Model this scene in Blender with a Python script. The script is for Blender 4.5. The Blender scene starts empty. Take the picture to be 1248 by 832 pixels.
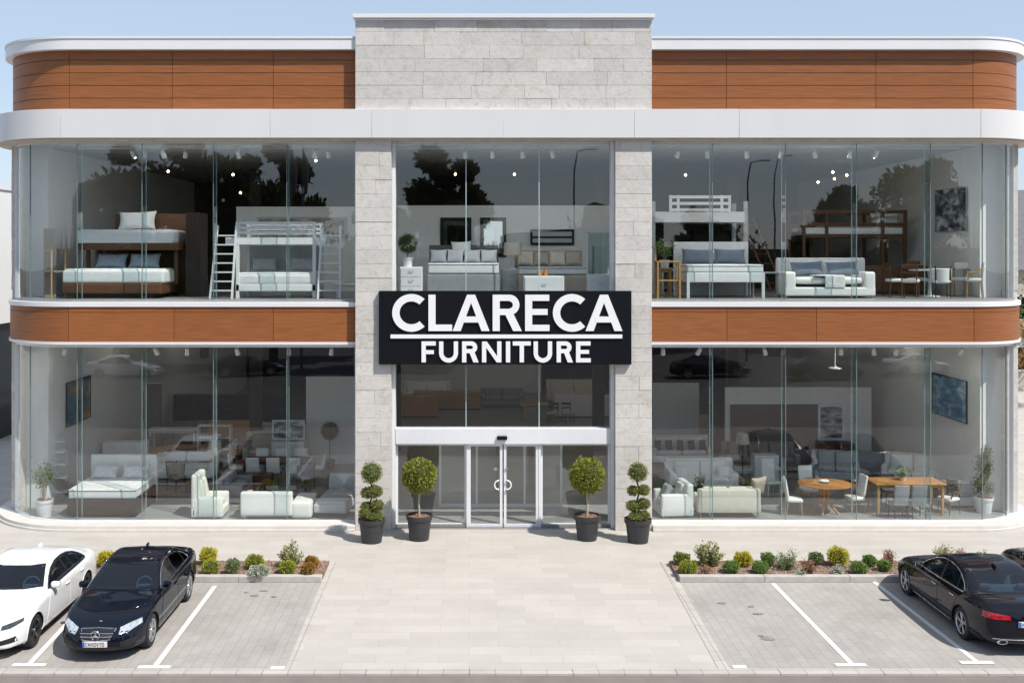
import bpy, math, random
from mathutils import Vector, Matrix
from mathutils.bvhtree import BVHTree
R = math.radians
rng = random.Random(7)
SC = bpy.context.scene
COL = SC.collection
CAMY, EYE, FPX, PX0, PY0 = -31.2, 8.15, 1300.0, 572.0, 305.0
GF, UF = 0.10, 6.70          # ground-storey and upper-storey floor levels

def WX(px, Y): return (px - PX0) * (Y - CAMY) / FPX
def WZ(py, Y): return EYE - (py - PY0) * (Y - CAMY) / FPX
def G(px, py, z=0.0):
    d = FPX * (EYE - z) / (py - PY0)
    return ((px - PX0) * d / FPX, d + CAMY)

# ------------------------------------------------------------------ object helpers
def link(o, parent=None):
    COL.objects.link(o)
    if parent is not None: o.parent = parent
    return o
def tag(o, label=None, cat=None, group=None, kind=None):
    if label: o['label'] = label
    if cat: o['category'] = cat
    if group: o['group'] = group
    if kind: o['kind'] = kind
    return o
def thing(name, label, cat, loc=(0, 0, 0), rz=0.0, group=None):
    o = bpy.data.objects.new(name, None)
    o.empty_display_size = 0.2
    o.location = loc; o.rotation_euler = (0, 0, rz)
    link(o)
    return tag(o, label, cat, group)
def copy_tree(o, parent=None):
    c = o.copy(); COL.objects.link(c)
    if parent is not None: c.parent = parent
    for ch in list(o.children): copy_tree(ch, c)
    return c
ORD = ['first', 'second', 'third', 'fourth', 'fifth', 'sixth', 'seventh', 'eighth', 'ninth', 'tenth']

class MB:
    """collects geometry; build() links it as one mesh object"""
    def __init__(s): s.v = []; s.f = []; s.m = []; s.mi = 0
    def add(s, vs, fs):
        b = len(s.v); s.v += [tuple(p) for p in vs]
        s.f += [tuple(i + b for i in f) for f in fs]; s.m += [s.mi] * len(fs)
        return s
    def box(s, x0, x1, y0, y1, z0, z1):
        vs = [(x, y, z) for z in (z0, z1) for y in (y0, y1) for x in (x0, x1)]
        return s.add(vs, [(0, 2, 3, 1), (4, 5, 7, 6), (0, 1, 5, 4), (2, 6, 7, 3), (0, 4, 6, 2), (1, 3, 7, 5)])
    def cbox(s, c, d, rz=0.0, rx=0.0, ry=0.0):
        M = Matrix.Translation(c) @ Matrix.Rotation(rz, 4, 'Z') @ Matrix.Rotation(ry, 4, 'Y') @ Matrix.Rotation(rx, 4, 'X')
        vs = [M @ Vector((x * d[0] / 2, y * d[1] / 2, z * d[2] / 2)) for z in (-1, 1) for y in (-1, 1) for x in (-1, 1)]
        return s.add(vs, [(0, 2, 3, 1), (4, 5, 7, 6), (0, 1, 5, 4), (2, 6, 7, 3), (0, 4, 6, 2), (1, 3, 7, 5)])
    def rbox(s, c, d, r=0.05, puff=0.0, rz=0.0, rx=0.0, ry=0.0, k=3):
        """box with rounded edges, its big faces puffed out like a cushion"""
        h = [max(a / 2, 0.004) for a in d]; r = min(r, *(a * 0.98 for a in h))
        M = Matrix.Translation(c) @ Matrix.Rotation(rz, 4, 'Z') @ Matrix.Rotation(ry, 4, 'Y') @ Matrix.Rotation(rx, 4, 'X')
        ax = []
        for a in h:
            i = a - r
            t = [-a] + [-a + r * (1 - math.cos(math.pi / 2 * j / k)) for j in range(1, k)] + [-i, -i * .5, 0, i * .5, i]
            t += [a - r * (1 - math.cos(math.pi / 2 * j / k)) for j in range(k - 1, 0, -1)] + [a]
            ax.append(t)
        n = len(ax[0]); idx = {}; vs = []; fs = []
        thin = h.index(min(h))
        def P(i, j, l):
            key = (i, j, l)
            if key in idx: return idx[key]
            q = [ax[0][i], ax[1][j], ax[2][l]]
            inn = [max(-(h[a] - r), min(h[a] - r, q[a])) for a in range(3)]
            dv = Vector([q[a] - inn[a] for a in range(3)])
            if dv.length > 1e-9: dv.normalize()
            p = [inn[a] + dv[a] * r for a in range(3)]
            if puff:
                o2 = [a for a in range(3) if a != thin]
                w = 1.0
                for a in o2: w *= max(0, 1 - (p[a] / h[a]) ** 2)
                p[thin] += puff * w * (1 if q[thin] > 0 else -1) * min(1, abs(q[thin]) / h[thin])
            vs.append(M @ Vector(p)); idx[key] = len(vs) - 1
            return idx[key]
        N = n - 1
        for a in range(N):
            for b in range(N):
                fs.append((P(a, b, 0), P(a, b + 1, 0), P(a + 1, b + 1, 0), P(a + 1, b, 0)))
                fs.append((P(a, b, N), P(a + 1, b, N), P(a + 1, b + 1, N), P(a, b + 1, N)))
                fs.append((P(a, 0, b), P(a + 1, 0, b), P(a + 1, 0, b + 1), P(a, 0, b + 1)))
                fs.append((P(a, N, b), P(a, N, b + 1), P(a + 1, N, b + 1), P(a + 1, N, b)))
                fs.append((P(0, a, b), P(0, a, b + 1), P(0, a + 1, b + 1), P(0, a + 1, b)))
                fs.append((P(N, a, b), P(N, a + 1, b), P(N, a + 1, b + 1), P(N, a, b + 1)))
        return s.add(vs, fs)
    def cyl(s, p0, p1, r0, r1=None, n=12, caps=True):
        r1 = r0 if r1 is None else r1
        p0 = Vector(p0); p1 = Vector(p1); d = (p1 - p0).normalized()
        a = d.orthogonal().normalized(); b = d.cross(a)
        vs = []
        for p, r in ((p0, r0), (p1, r1)):
            for i in range(n):
                t = 2 * math.pi * i / n
                vs.append(p + (a * math.cos(t) + b * math.sin(t)) * r)
        fs = [(i, (i + 1) % n, n + (i + 1) % n, n + i) for i in range(n)]
        if caps: fs += [tuple(range(n - 1, -1, -1)), tuple(range(n, 2 * n))]
        return s.add(vs, fs)
    def lathe(s, prof, c=(0, 0, 0), n=24, axis='Z'):
        vs = []; m = len(prof)
        for i in range(n):
            t = 2 * math.pi * i / n
            for r, z in prof:
                if axis == 'Z': vs.append((c[0] + r * math.cos(t), c[1] + r * math.sin(t), c[2] + z))
                else: vs.append((c[0] + z, c[1] + r * math.cos(t), c[2] + r * math.sin(t)))
        fs = []
        for i in range(n):
            j = (i + 1) % n
            for k in range(m - 1):
                fs.append((i * m + k, j * m + k, j * m + k + 1, i * m + k + 1))
        return s.add(vs, fs)
    def tube(s, pts, r, n=8, closed=False):
        pts = [Vector(p) for p in pts]; m = len(pts); vs = []
        ref = None
        for i, p in enumerate(pts):
            if closed: d = pts[(i + 1) % m] - pts[i - 1]
            else: d = pts[min(i + 1, m - 1)] - pts[max(i - 1, 0)]
            if d.length < 1e-9: d = Vector((0, 0, 1))
            d.normalize()
            if ref is None: ref = d.orthogonal().normalized()
            ref = (ref - d * ref.dot(d))
            if ref.length < 1e-6: ref = d.orthogonal()
            ref.normalize(); b = d.cross(ref)
            rr = r[i] if isinstance(r, (list, tuple)) else r
            for k in range(n):
                t = 2 * math.pi * k / n
                vs.append(p + (ref * math.cos(t) + b * math.sin(t)) * rr)
        fs = []
        for i in range(m if closed else m - 1):
            j = (i + 1) % m
            for k in range(n):
                l = (k + 1) % n
                fs.append((i * n + k, i * n + l, j * n + l, j * n + k))
        if not closed: fs += [tuple(range(n - 1, -1, -1)), tuple((m - 1) * n + k for k in range(n))]
        return s.add(vs, fs)
    def ball(s, c, rad, n=12, m=8):
        rx, ry, rz = (rad,) * 3 if not isinstance(rad, (tuple, list)) else rad
        vs = [(c[0], c[1], c[2] - rz)]
        for j in range(1, m):
            p = -math.pi / 2 + math.pi * j / m
            for i in range(n):
                t = 2 * math.pi * i / n
                vs.append((c[0] + rx * math.cos(p) * math.cos(t), c[1] + ry * math.cos(p) * math.sin(t), c[2] + rz * math.sin(p)))
        vs.append((c[0], c[1], c[2] + rz)); L = len(vs) - 1
        fs = [(0, 1 + (i + 1) % n, 1 + i) for i in range(n)]
        for j in range(m - 2):
            for i in range(n):
                a = 1 + j * n; k = (i + 1) % n
                fs.append((a + i, a + k, a + n + k, a + n + i))
        a = 1 + (m - 2) * n
        fs += [(a + i, a + (i + 1) % n, L) for i in range(n)]
        return s.add(vs, fs)
    def prism(s, poly, y0, y1):
        """polygon in (x, z) extruded along y"""
        n = len(poly)
        vs = [(x, y0, z) for x, z in poly] + [(x, y1, z) for x, z in poly]
        fs = [tuple(range(n)), tuple(range(2 * n - 1, n - 1, -1))]
        fs += [(i, n + i, n + (i + 1) % n, (i + 1) % n) for i in range(n)]
        return s.add(vs, fs)
    def slab(s, poly, z0, z1):
        """polygon in (x, y) extruded along z"""
        n = len(poly)
        vs = [(x, y, z0) for x, y in poly] + [(x, y, z1) for x, y in poly]
        fs = [tuple(range(n - 1, -1, -1)), tuple(range(n, 2 * n))]
        fs += [(i, (i + 1) % n, n + (i + 1) % n, n + i) for i in range(n)]
        return s.add(vs, fs)
    def sheet(s, poly, z):
        return s.add([(x, y, z) for x, y in poly], [tuple(range(len(poly)))])
    def build(s, name, mat, parent=None, smooth=None, bevel=0.0, loc=None, seg=2, fix=False):
        me = bpy.data.meshes.new(name)
        me.from_pydata(s.v, [], s.f)
        if fix:
            import bmesh
            bm = bmesh.new(); bm.from_mesh(me); bmesh.ops.recalc_face_normals(bm, faces=bm.faces); bm.to_mesh(me); bm.free()
        mats = mat if isinstance(mat, (list, tuple)) else [mat]
        for q in mats: me.materials.append(q)
        if len(mats) > 1: me.polygons.foreach_set('material_index', s.m)
        if smooth is not None:
            me.polygons.foreach_set('use_smooth', [True] * len(me.polygons))
            me.set_sharp_from_angle(angle=R(smooth))
        me.update()
        o = bpy.data.objects.new(name, me); link(o, parent)
        if loc is not None: o.location = loc
        if bevel:
            b = o.modifiers.new('bevel', 'BEVEL'); b.width = bevel; b.segments = seg; b.limit_method = 'ANGLE'; b.angle_limit = R(40)
        return o

# ------------------------------------------------------------------ materials
def newmat(name):
    m = bpy.data.materials.new(name); m.use_nodes = True
    nt = m.node_tree; nt.nodes.clear()
    out = nt.nodes.new('ShaderNodeOutputMaterial')
    return m, nt, out
def N(nt, typ, **kw):
    n = nt.nodes.new(typ)
    for k, v in kw.items():
        if k.startswith('i_'):
            n.inputs[k[2:].replace('_', ' ')].default_value = v
        else: setattr(n, k, v)
    return n
def ramp(nt, src, stops):
    r = nt.nodes.new('ShaderNodeValToRGB'); cr = r.color_ramp
    while len(cr.elements) < len(stops): cr.elements.new(0.5)
    for e, (p, c) in zip(cr.elements, stops):
        e.position = p; e.color = (*c, 1) if len(c) == 3 else c
    nt.links.new(src, r.inputs[0])
    return r.outputs[0]
def mul(c, k): return tuple(a * k for a in c)
def pmat(name, col, rough=0.6, metal=0.0, var=0.12, scale=4.0, bump=0.0, bscale=30.0, stretch=(1, 1, 1), island=0.0, coat=0.0, spec=0.5, sheen=0.0, trans=0.0, rvar=0.0):
    """principled with noise-varied colour, optional bump and per-island variation"""
    m, nt, out = newmat(name); L = nt.links.new
    b = N(nt, 'ShaderNodeBsdfPrincipled'); L(b.outputs[0], out.inputs[0])
    b.inputs['Roughness'].default_value = rough; b.inputs['Metallic'].default_value = metal
    b.inputs['Specular IOR Level'].default_value = spec
    if coat: b.inputs['Coat Weight'].default_value = coat; b.inputs['Coat Roughness'].default_value = 0.03
    if sheen: b.inputs['Sheen Weight'].default_value = sheen
    tc = N(nt, 'ShaderNodeTexCoord'); mp = N(nt, 'ShaderNodeMapping'); mp.inputs['Scale'].default_value = stretch
    L(tc.outputs['Object'], mp.inputs[0])
    nz = N(nt, 'ShaderNodeTexNoise'); nz.inputs['Scale'].default_value = scale; nz.inputs['Detail'].default_value = 6
    L(mp.outputs[0], nz.inputs['Vector'])
    c = ramp(nt, nz.outputs['Fac'], [(0.3, mul(col, 1 - var)), (0.7, tuple(min(1, a * (1 + var)) for a in col))])
    if island:
        ge = N(nt, 'ShaderNodeNewGeometry')
        hs = N(nt, 'ShaderNodeHueSaturation')
        mr = N(nt, 'ShaderNodeMapRange'); mr.inputs[3].default_value = 1 - island; mr.inputs[4].default_value = 1 + island
        L(ge.outputs['Random Per Island'], mr.inputs[0]); L(mr.outputs[0], hs.inputs['Value']); L(c, hs.inputs['Color'])
        c = hs.outputs[0]
    L(c, b.inputs['Base Color'])
    if rvar:
        mr = N(nt, 'ShaderNodeMapRange'); mr.inputs[3].default_value = rough - rvar; mr.inputs[4].default_value = rough + rvar
        L(nz.outputs['Fac'], mr.inputs[0]); L(mr.outputs[0], b.inputs['Roughness'])
    if bump:
        n2 = N(nt, 'ShaderNodeTexNoise'); n2.inputs['Scale'].default_value = bscale; n2.inputs['Detail'].default_value = 5
        L(mp.outputs[0], n2.inputs['Vector'])
        bp = N(nt, 'ShaderNodeBump'); bp.inputs['Strength'].default_value = bump; bp.inputs['Distance'].default_value = 0.02
        L(n2.outputs['Fac'], bp.inputs['Height']); L(bp.outputs[0], b.inputs['Normal'])
    return m
def glassmat(name, tint, ior=1.8, rough=0.0, wave=0.0):
    m, nt, out = newmat(name); L = nt.links.new
    t = N(nt, 'ShaderNodeBsdfTransparent'); t.inputs[0].default_value = (*tint, 1)
    g = N(nt, 'ShaderNodeBsdfGlossy'); g.inputs['Roughness'].default_value = rough; g.inputs[0].default_value = (1, 1, 1, 1)
    if wave:
        tc = N(nt, 'ShaderNodeTexCoord'); nz = N(nt, 'ShaderNodeTexNoise'); nz.inputs['Scale'].default_value = 0.8; nz.inputs['Detail'].default_value = 1.0
        L(tc.outputs['Object'], nz.inputs['Vector'])
        bp = N(nt, 'ShaderNodeBump'); bp.inputs['Strength'].default_value = 1.0; bp.inputs['Distance'].default_value = wave
        L(nz.outputs['Fac'], bp.inputs['Height']); L(bp.outputs[0], g.inputs['Normal'])
    lw = N(nt, 'ShaderNodeLayerWeight'); lw.inputs[0].default_value = 0.5
    f0 = ((ior - 1) / (ior + 1)) ** 2
    pw = N(nt, 'ShaderNodeMath', operation='POWER'); pw.inputs[1].default_value = 5.0; L(lw.outputs['Facing'], pw.inputs[0])
    f = N(nt, 'ShaderNodeMapRange'); f.inputs[3].default_value = f0; f.inputs[4].default_value = 1.0; L(pw.outputs[0], f.inputs[0])
    mx = N(nt, 'ShaderNodeMixShader')
    L(f.outputs[0], mx.inputs[0]); L(t.outputs[0], mx.inputs[1]); L(g.outputs[0], mx.inputs[2]); L(mx.outputs[0], out.inputs[0])
    return m
def emit(name, col, s):
    m, nt, out = newmat(name)
    e = N(nt, 'ShaderNodeEmission'); e.inputs[0].default_value = (*col, 1); e.inputs[1].default_value = s
    nt.links.new(e.outputs[0], out.inputs[0]); return m
def leafmat(name, dark, light, gloss=0.45, thru=0.25):
    m, nt, out = newmat(name); L = nt.links.new
    ge = N(nt, 'ShaderNodeNewGeometry')
    mid = tuple((a + b) / 2 for a, b in zip(dark, light))
    c = ramp(nt, ge.outputs['Random Per Island'], [(0, dark), (0.5, mid), (1, light)])
    b = N(nt, 'ShaderNodeBsdfPrincipled'); b.inputs['Roughness'].default_value = gloss; L(c, b.inputs['Base Color'])
    b.inputs['Specular IOR Level'].default_value = 0.35
    tr = N(nt, 'ShaderNodeBsdfTranslucent'); L(c, tr.inputs[0])
    mx = N(nt, 'ShaderNodeMixShader'); mx.inputs[0].default_value = thru
    L(b.outputs[0], mx.inputs[1]); L(tr.outputs[0], mx.inputs[2]); L(mx.outputs[0], out.inputs[0])
    return m
def pavemat(name, col, bw, bh, mortar, var, jointdark=0.6, rot=0.0, off=0.5, stain=0.12, rough=0.8, msz=0.012):
    m, nt, out = newmat(name); L = nt.links.new
    b = N(nt, 'ShaderNodeBsdfPrincipled'); b.inputs['Roughness'].default_value = rough; L(b.outputs[0], out.inputs[0])
    b.inputs['Specular IOR Level'].default_value = 0.3
    tc = N(nt, 'ShaderNodeTexCoord'); mp = N(nt, 'ShaderNodeMapping'); mp.inputs['Rotation'].default_value = (0, 0, rot)
    L(tc.outputs['Object'], mp.inputs[0])
    br = N(nt, 'ShaderNodeTexBrick'); br.offset = off
    br.inputs['Scale'].default_value = 1.0; br.inputs['Brick Width'].default_value = bw; br.inputs['Row Height'].default_value = bh
    br.inputs['Mortar Size'].default_value = msz; br.inputs['Mortar Smooth'].default_value = 0.2; br.inputs['Bias'].default_value = 0.0
    br.inputs['Color1'].default_value = (*mul(col, 1 - var), 1); br.inputs['Color2'].default_value = (*mul(col, 1 + var), 1)
    br.inputs['Mortar'].default_value = (*mul(col, jointdark), 1)
    L(mp.outputs[0], br.inputs['Vector'])
    nz = N(nt, 'ShaderNodeTexNoise'); nz.inputs['Scale'].default_value = 0.7; nz.inputs['Detail'].default_value = 8; nz.inputs['Roughness'].default_value = 0.65
    L(tc.outputs['Object'], nz.inputs['Vector'])
    s = ramp(nt, nz.outputs['Fac'], [(0.3, (1 - stain,) * 3), (0.62, (1 + stain * .4,) * 3)])
    n3 = N(nt, 'ShaderNodeTexNoise'); n3.inputs['Scale'].default_value = 55; n3.inputs['Detail'].default_value = 4
    L(tc.outputs['Object'], n3.inputs['Vector'])
    s2 = ramp(nt, n3.outputs['Fac'], [(0.3, (0.9,) * 3), (0.7, (1.06,) * 3)])
    m1 = N(nt, 'ShaderNodeMixRGB', blend_type='MULTIPLY'); m1.inputs[0].default_value = 1
    L(br.outputs['Color'], m1.inputs[1]); L(s, m1.inputs[2])
    m2 = N(nt, 'ShaderNodeMixRGB', blend_type='MULTIPLY'); m2.inputs[0].default_value = 1
    L(m1.outputs[0], m2.inputs[1]); L(s2, m2.inputs[2]); L(m2.outputs[0], b.inputs['Base Color'])
    bp = N(nt, 'ShaderNodeBump'); bp.inputs['Strength'].default_value = 0.35; bp.inputs['Distance'].default_value = 0.01; bp.invert = True
    L(br.outputs['Fac'], bp.inputs['Height']); L(bp.outputs[0], b.inputs['Normal'])
    return m
def woodmat(name, c1, c2, rough=0.45, island=0.12, scale=1.0, axis=0):
    m, nt, out = newmat(name); L = nt.links.new
    b = N(nt, 'ShaderNodeBsdfPrincipled'); b.inputs['Roughness'].default_value = rough; L(b.outputs[0], out.inputs[0])
    b.inputs['Specular IOR Level'].default_value = 0.35
    tc = N(nt, 'ShaderNodeTexCoord'); mp = N(nt, 'ShaderNodeMapping')
    st = [1.2 * scale, 1.2 * scale, 1.2 * scale]
    for k in range(3):
        if k != axis and not (axis == 0 and k == 1): st[k] = 45 * scale
    mp.inputs['Scale'].default_value = st
    L(tc.outputs['Object'], mp.inputs[0])
    nz = N(nt, 'ShaderNodeTexNoise'); nz.inputs['Scale'].default_value = 1; nz.inputs['Detail'].default_value = 8; nz.inputs['Roughness'].default_value = 0.65
    L(mp.outputs[0], nz.inputs['Vector'])
    c = ramp(nt, nz.outputs['Fac'], [(0.32, c1), (0.68, c2)])
    ge = N(nt, 'ShaderNodeNewGeometry'); hs = N(nt, 'ShaderNodeHueSaturation')
    mr = N(nt, 'ShaderNodeMapRange'); mr.inputs[3].default_value = 1 - island; mr.inputs[4].default_value = 1 + island
    L(ge.outputs['Random Per Island'], mr.inputs[0]); L(mr.outputs[0], hs.inputs['Value']); L(c, hs.inputs['Color']); L(hs.outputs[0], b.inputs['Base Color'])
    bp = N(nt, 'ShaderNodeBump'); bp.inputs['Strength'].default_value = 0.15; bp.inputs['Distance'].default_value = 0.004
    L(nz.outputs['Fac'], bp.inputs['Height']); L(bp.outputs[0], b.inputs['Normal'])
    return m
def stonemat(name, col):
    m, nt, out = newmat(name); L = nt.links.new
    b = N(nt, 'ShaderNodeBsdfPrincipled'); b.inputs['Roughness'].default_value = 0.85; L(b.outputs[0], out.inputs[0])
    b.inputs['Specular IOR Level'].default_value = 0.25
    tc = N(nt, 'ShaderNodeTexCoord')
    nz = N(nt, 'ShaderNodeTexNoise'); nz.inputs['Scale'].default_value = 2.2; nz.inputs['Detail'].default_value = 10; nz.inputs['Roughness'].default_value = 0.7; nz.inputs['Distortion'].default_value = 1.2
    L(tc.outputs['Object'], nz.inputs['Vector'])
    c = ramp(nt, nz.outputs['Fac'], [(0.28, mul(col, 0.78)), (0.45, mul(col, 0.97)), (0.55, col), (0.75, mul(col, 1.08))])
    # warm rusty stains, sparse
    n2 = N(nt, 'ShaderNodeTexNoise'); n2.inputs['Scale'].default_value = 1.1; n2.inputs['Detail'].default_value = 6; n2.inputs['Distortion'].default_value = 2.0
    mp = N(nt, 'ShaderNodeMapping'); mp.inputs['Location'].default_value = (3, 1, 8); L(tc.outputs['Object'], mp.inputs[0]); L(mp.outputs[0], n2.inputs['Vector'])
    f = ramp(nt, n2.outputs['Fac'], [(0.58, (0, 0, 0)), (0.75, (0.55,) * 3)])
    mx = N(nt, 'ShaderNodeMixRGB'); mx.inputs[2].default_value = (col[0] * .82, col[1] * .70, col[2] * .55, 1)
    L(f, mx.inputs[0]); L(c, mx.inputs[1])
    # thin dark veins
    wv = N(nt, 'ShaderNodeTexNoise'); wv.inputs['Scale'].default_value = 3.3; wv.inputs['Detail'].default_value = 7; wv.inputs['Distortion'].default_value = 0.8
    L(tc.outputs['Object'], wv.inputs['Vector'])
    v = ramp(nt, wv.outputs['Fac'], [(0.488, (1, 1, 1)), (0.5, (0.72,) * 3), (0.512, (1, 1, 1))])
    m3 = N(nt, 'ShaderNodeMixRGB', blend_type='MULTIPLY'); m3.inputs[0].default_value = 1
    L(mx.outputs[0], m3.inputs[1]); L(v, m3.inputs[2])
    ge = N(nt, 'ShaderNodeNewGeometry'); hs = N(nt, 'ShaderNodeHueSaturation')
    mr = N(nt, 'ShaderNodeMapRange'); mr.inputs[3].default_value = 0.93; mr.inputs[4].default_value = 1.06
    L(ge.outputs['Random Per Island'], mr.inputs[0]); L(mr.outputs[0], hs.inputs['Value']); L(m3.outputs[0], hs.inputs['Color']); L(hs.outputs[0], b.inputs['Base Color'])
    n5 = N(nt, 'ShaderNodeTexNoise'); n5.inputs['Scale'].default_value = 9; n5.inputs['Detail'].default_value = 9; n5.inputs['Roughness'].default_value = 0.7
    L(tc.outputs['Object'], n5.inputs['Vector'])
    bp = N(nt, 'ShaderNodeBump'); bp.inputs['Strength'].default_value = 0.5; bp.inputs['Distance'].default_value = 0.03
    L(n5.outputs['Fac'], bp.inputs['Height']); L(bp.outputs[0], b.inputs['Normal'])
    return m
def artmat(name, stops, scale=1.6, stretch=(1, 1, 2.2), seed=0.0):
    m, nt, out = newmat(name); L = nt.links.new
    b = N(nt, 'ShaderNodeBsdfPrincipled'); b.inputs['Roughness'].default_value = 0.5; L(b.outputs[0], out.inputs[0])
    tc = N(nt, 'ShaderNodeTexCoord'); mp = N(nt, 'ShaderNodeMapping'); mp.inputs['Scale'].default_value = stretch; mp.inputs['Location'].default_value = (seed, seed, seed)
    L(tc.outputs['Object'], mp.inputs[0])
    nz = N(nt, 'ShaderNodeTexNoise'); nz.inputs['Scale'].default_value = scale; nz.inputs['Detail'].default_value = 7; nz.inputs['Distortion'].default_value = 0.7
    L(mp.outputs[0], nz.inputs['Vector'])
    L(ramp(nt, nz.outputs['Fac'], stops), b.inputs['Base Color'])
    return m

M = {}
M['stone'] = stonemat('rough_stone', (0.60, 0.575, 0.54))
M['cladding'] = woodmat('timber_cladding', (0.20, 0.068, 0.022), (0.335, 0.122, 0.041), 0.45, 0.09)
M['clad_gap'] = pmat('cladding_gap', (0.05, 0.025, 0.014), 0.8)
M['white_metal'] = pmat('white_panel', (0.74, 0.74, 0.75), 0.4, var=0.02, scale=1.5)
M['fascia'] = pmat('fascia_panel', (0.68, 0.675, 0.67), 0.45, var=0.018, scale=1.2, stretch=(1, 1, .3))
M['soffit'] = pmat('soffit_beige', (0.55, 0.49, 0.42), 0.7)
M['frame'] = pmat('white_frame', (0.72, 0.73, 0.75), 0.35, var=0.02)
M['glass'] = glassmat('shop_glass', (0.93, 0.968, 0.96), 2.02, 0.0, 0.0009)
M['fin'] = glassmat('fin_glass', (0.90, 0.955, 0.955), 1.6)
M['fin_edge'] = pmat('fin_edge', (0.42, 0.55, 0.56), 0.2, var=0.05)
M['joint'] = pmat('silicone_joint', (0.16, 0.21, 0.215), 0.6)
M['plinth'] = pmat('plinth_stone', (0.60, 0.575, 0.54), 0.7, var=0.06, scale=3, bump=0.1)
M['plaster'] = pmat('white_plaster', (0.74, 0.75, 0.74), 0.8, var=0.03)
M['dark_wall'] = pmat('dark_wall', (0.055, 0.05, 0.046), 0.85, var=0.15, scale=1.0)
M['ceiling'] = pmat('grey_ceiling', (0.42, 0.42, 0.425), 0.85, var=0.08)
M['int_floor'] = pavemat('showroom_floor', (0.29, 0.29, 0.285), 0.9, 0.9, 0.006, 0.05, 0.75, off=0.0, rough=0.35, msz=0.006)
M['black'] = pmat('black_board', (0.006, 0.007, 0.010), 0.4, var=0.1, spec=0.2)
M['letter'] = pmat('white_letter', (0.83, 0.83, 0.83), 0.4, var=0.01)
M['chrome'] = pmat('chrome', (0.75, 0.75, 0.77), 0.12, 1.0, var=0.02)
M['steel'] = pmat('brushed_steel', (0.55, 0.56, 0.58), 0.3, 1.0, var=0.05)
M['plaza'] = pavemat('plaza_paving', (0.475, 0.445, 0.405), 1.25, 0.42, 0.008, 0.05, 0.86, stain=0.07, msz=0.007)
M['parking'] = pavemat('parking_pavers', (0.375, 0.352, 0.326), 0.42, 0.21, 0.012, 0.042, 0.88, rot=math.pi / 2, stain=0.14)
M['edging'] = pavemat('edging_stone', (0.47, 0.44, 0.40), 0.5, 0.5, 0.01, 0.05, 0.7, rot=0.0, off=0.0)
M['kerb'] = pmat('kerb_concrete', (0.44, 0.41, 0.385), 0.85, var=0.12, scale=5, bump=0.15)
M['asphalt'] = pmat('asphalt', (0.20, 0.17, 0.155), 0.9, var=0.10, scale=2.0, bump=0.4, bscale=160)
M['far_asphalt'] = pmat('worn_asphalt', (0.055, 0.055, 0.057), 0.9, var=0.15, scale=0.8, bump=0.3, bscale=90)
M['paint'] = pmat('road_paint', (0.72, 0.71, 0.69), 0.7, var=0.08, scale=12)
M['mulch'] = pmat('bark_mulch', (0.25, 0.165, 0.125), 0.95, var=0.45, scale=38, bump=1.0, bscale=45)
M['mulch_chip'] = pmat('bark_chip', (0.31, 0.21, 0.16), 0.95, var=0.2, island=0.55)
M['pot'] = pmat('charcoal_pot', (0.035, 0.036, 0.04), 0.5, var=0.15, scale=9)
M['white_pot'] = pmat('white_pot', (0.72, 0.73, 0.74), 0.35, var=0.03)
M['soil'] = pmat('potting_bark', (0.26, 0.14, 0.09), 0.95, var=0.45, scale=40, bump=1.0)
M['bark'] = pmat('pale_bark', (0.38, 0.33, 0.26), 0.85, var=0.25, scale=14, stretch=(1, 1, .2))
M['dark_bark'] = pmat('dark_bark', (0.09, 0.07, 0.05), 0.9, var=0.3, scale=8)
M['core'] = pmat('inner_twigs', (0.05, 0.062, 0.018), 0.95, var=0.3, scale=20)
M['leaf_top'] = leafmat('topiary_leaf', (0.083, 0.118, 0.018), (0.454, 0.469, 0.076))
M['leaf_box'] = leafmat('boxwood_leaf', (0.095, 0.123, 0.025), (0.378, 0.406, 0.095))
M['leaf_yel'] = leafmat('yellow_leaf', (0.297, 0.270, 0.016), (0.800, 0.716, 0.068))
M['leaf_lime'] = leafmat('lime_leaf', (0.149, 0.189, 0.019), (0.486, 0.513, 0.068))
M['leaf_grn'] = leafmat('green_leaf', (0.071, 0.143, 0.028), (0.324, 0.467, 0.121))
M['leaf_sage'] = leafmat('sage_leaf', (0.093, 0.139, 0.062), (0.373, 0.435, 0.217))
M['leaf_var'] = leafmat('variegated_leaf', (0.095, 0.115, 0.027), (0.621, 0.594, 0.297))
M['leaf_rust'] = leafmat('rusty_leaf', (0.162, 0.115, 0.027), (0.608, 0.324, 0.068))
M['leaf_pink'] = leafmat('pink_leaf', (0.135, 0.095, 0.054), (0.567, 0.297, 0.203))
M['leaf_white'] = leafmat('pale_leaf', (0.162, 0.216, 0.081), (0.800, 0.800, 0.743))
M['leaf_dark'] = leafmat('tree_leaf', (0.012, 0.022, 0.007), (0.060, 0.085, 0.025), 0.6, 0.55)
M['leaf_ind'] = leafmat('indoor_leaf', (0.041, 0.081, 0.027), (0.216, 0.297, 0.108))
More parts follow.
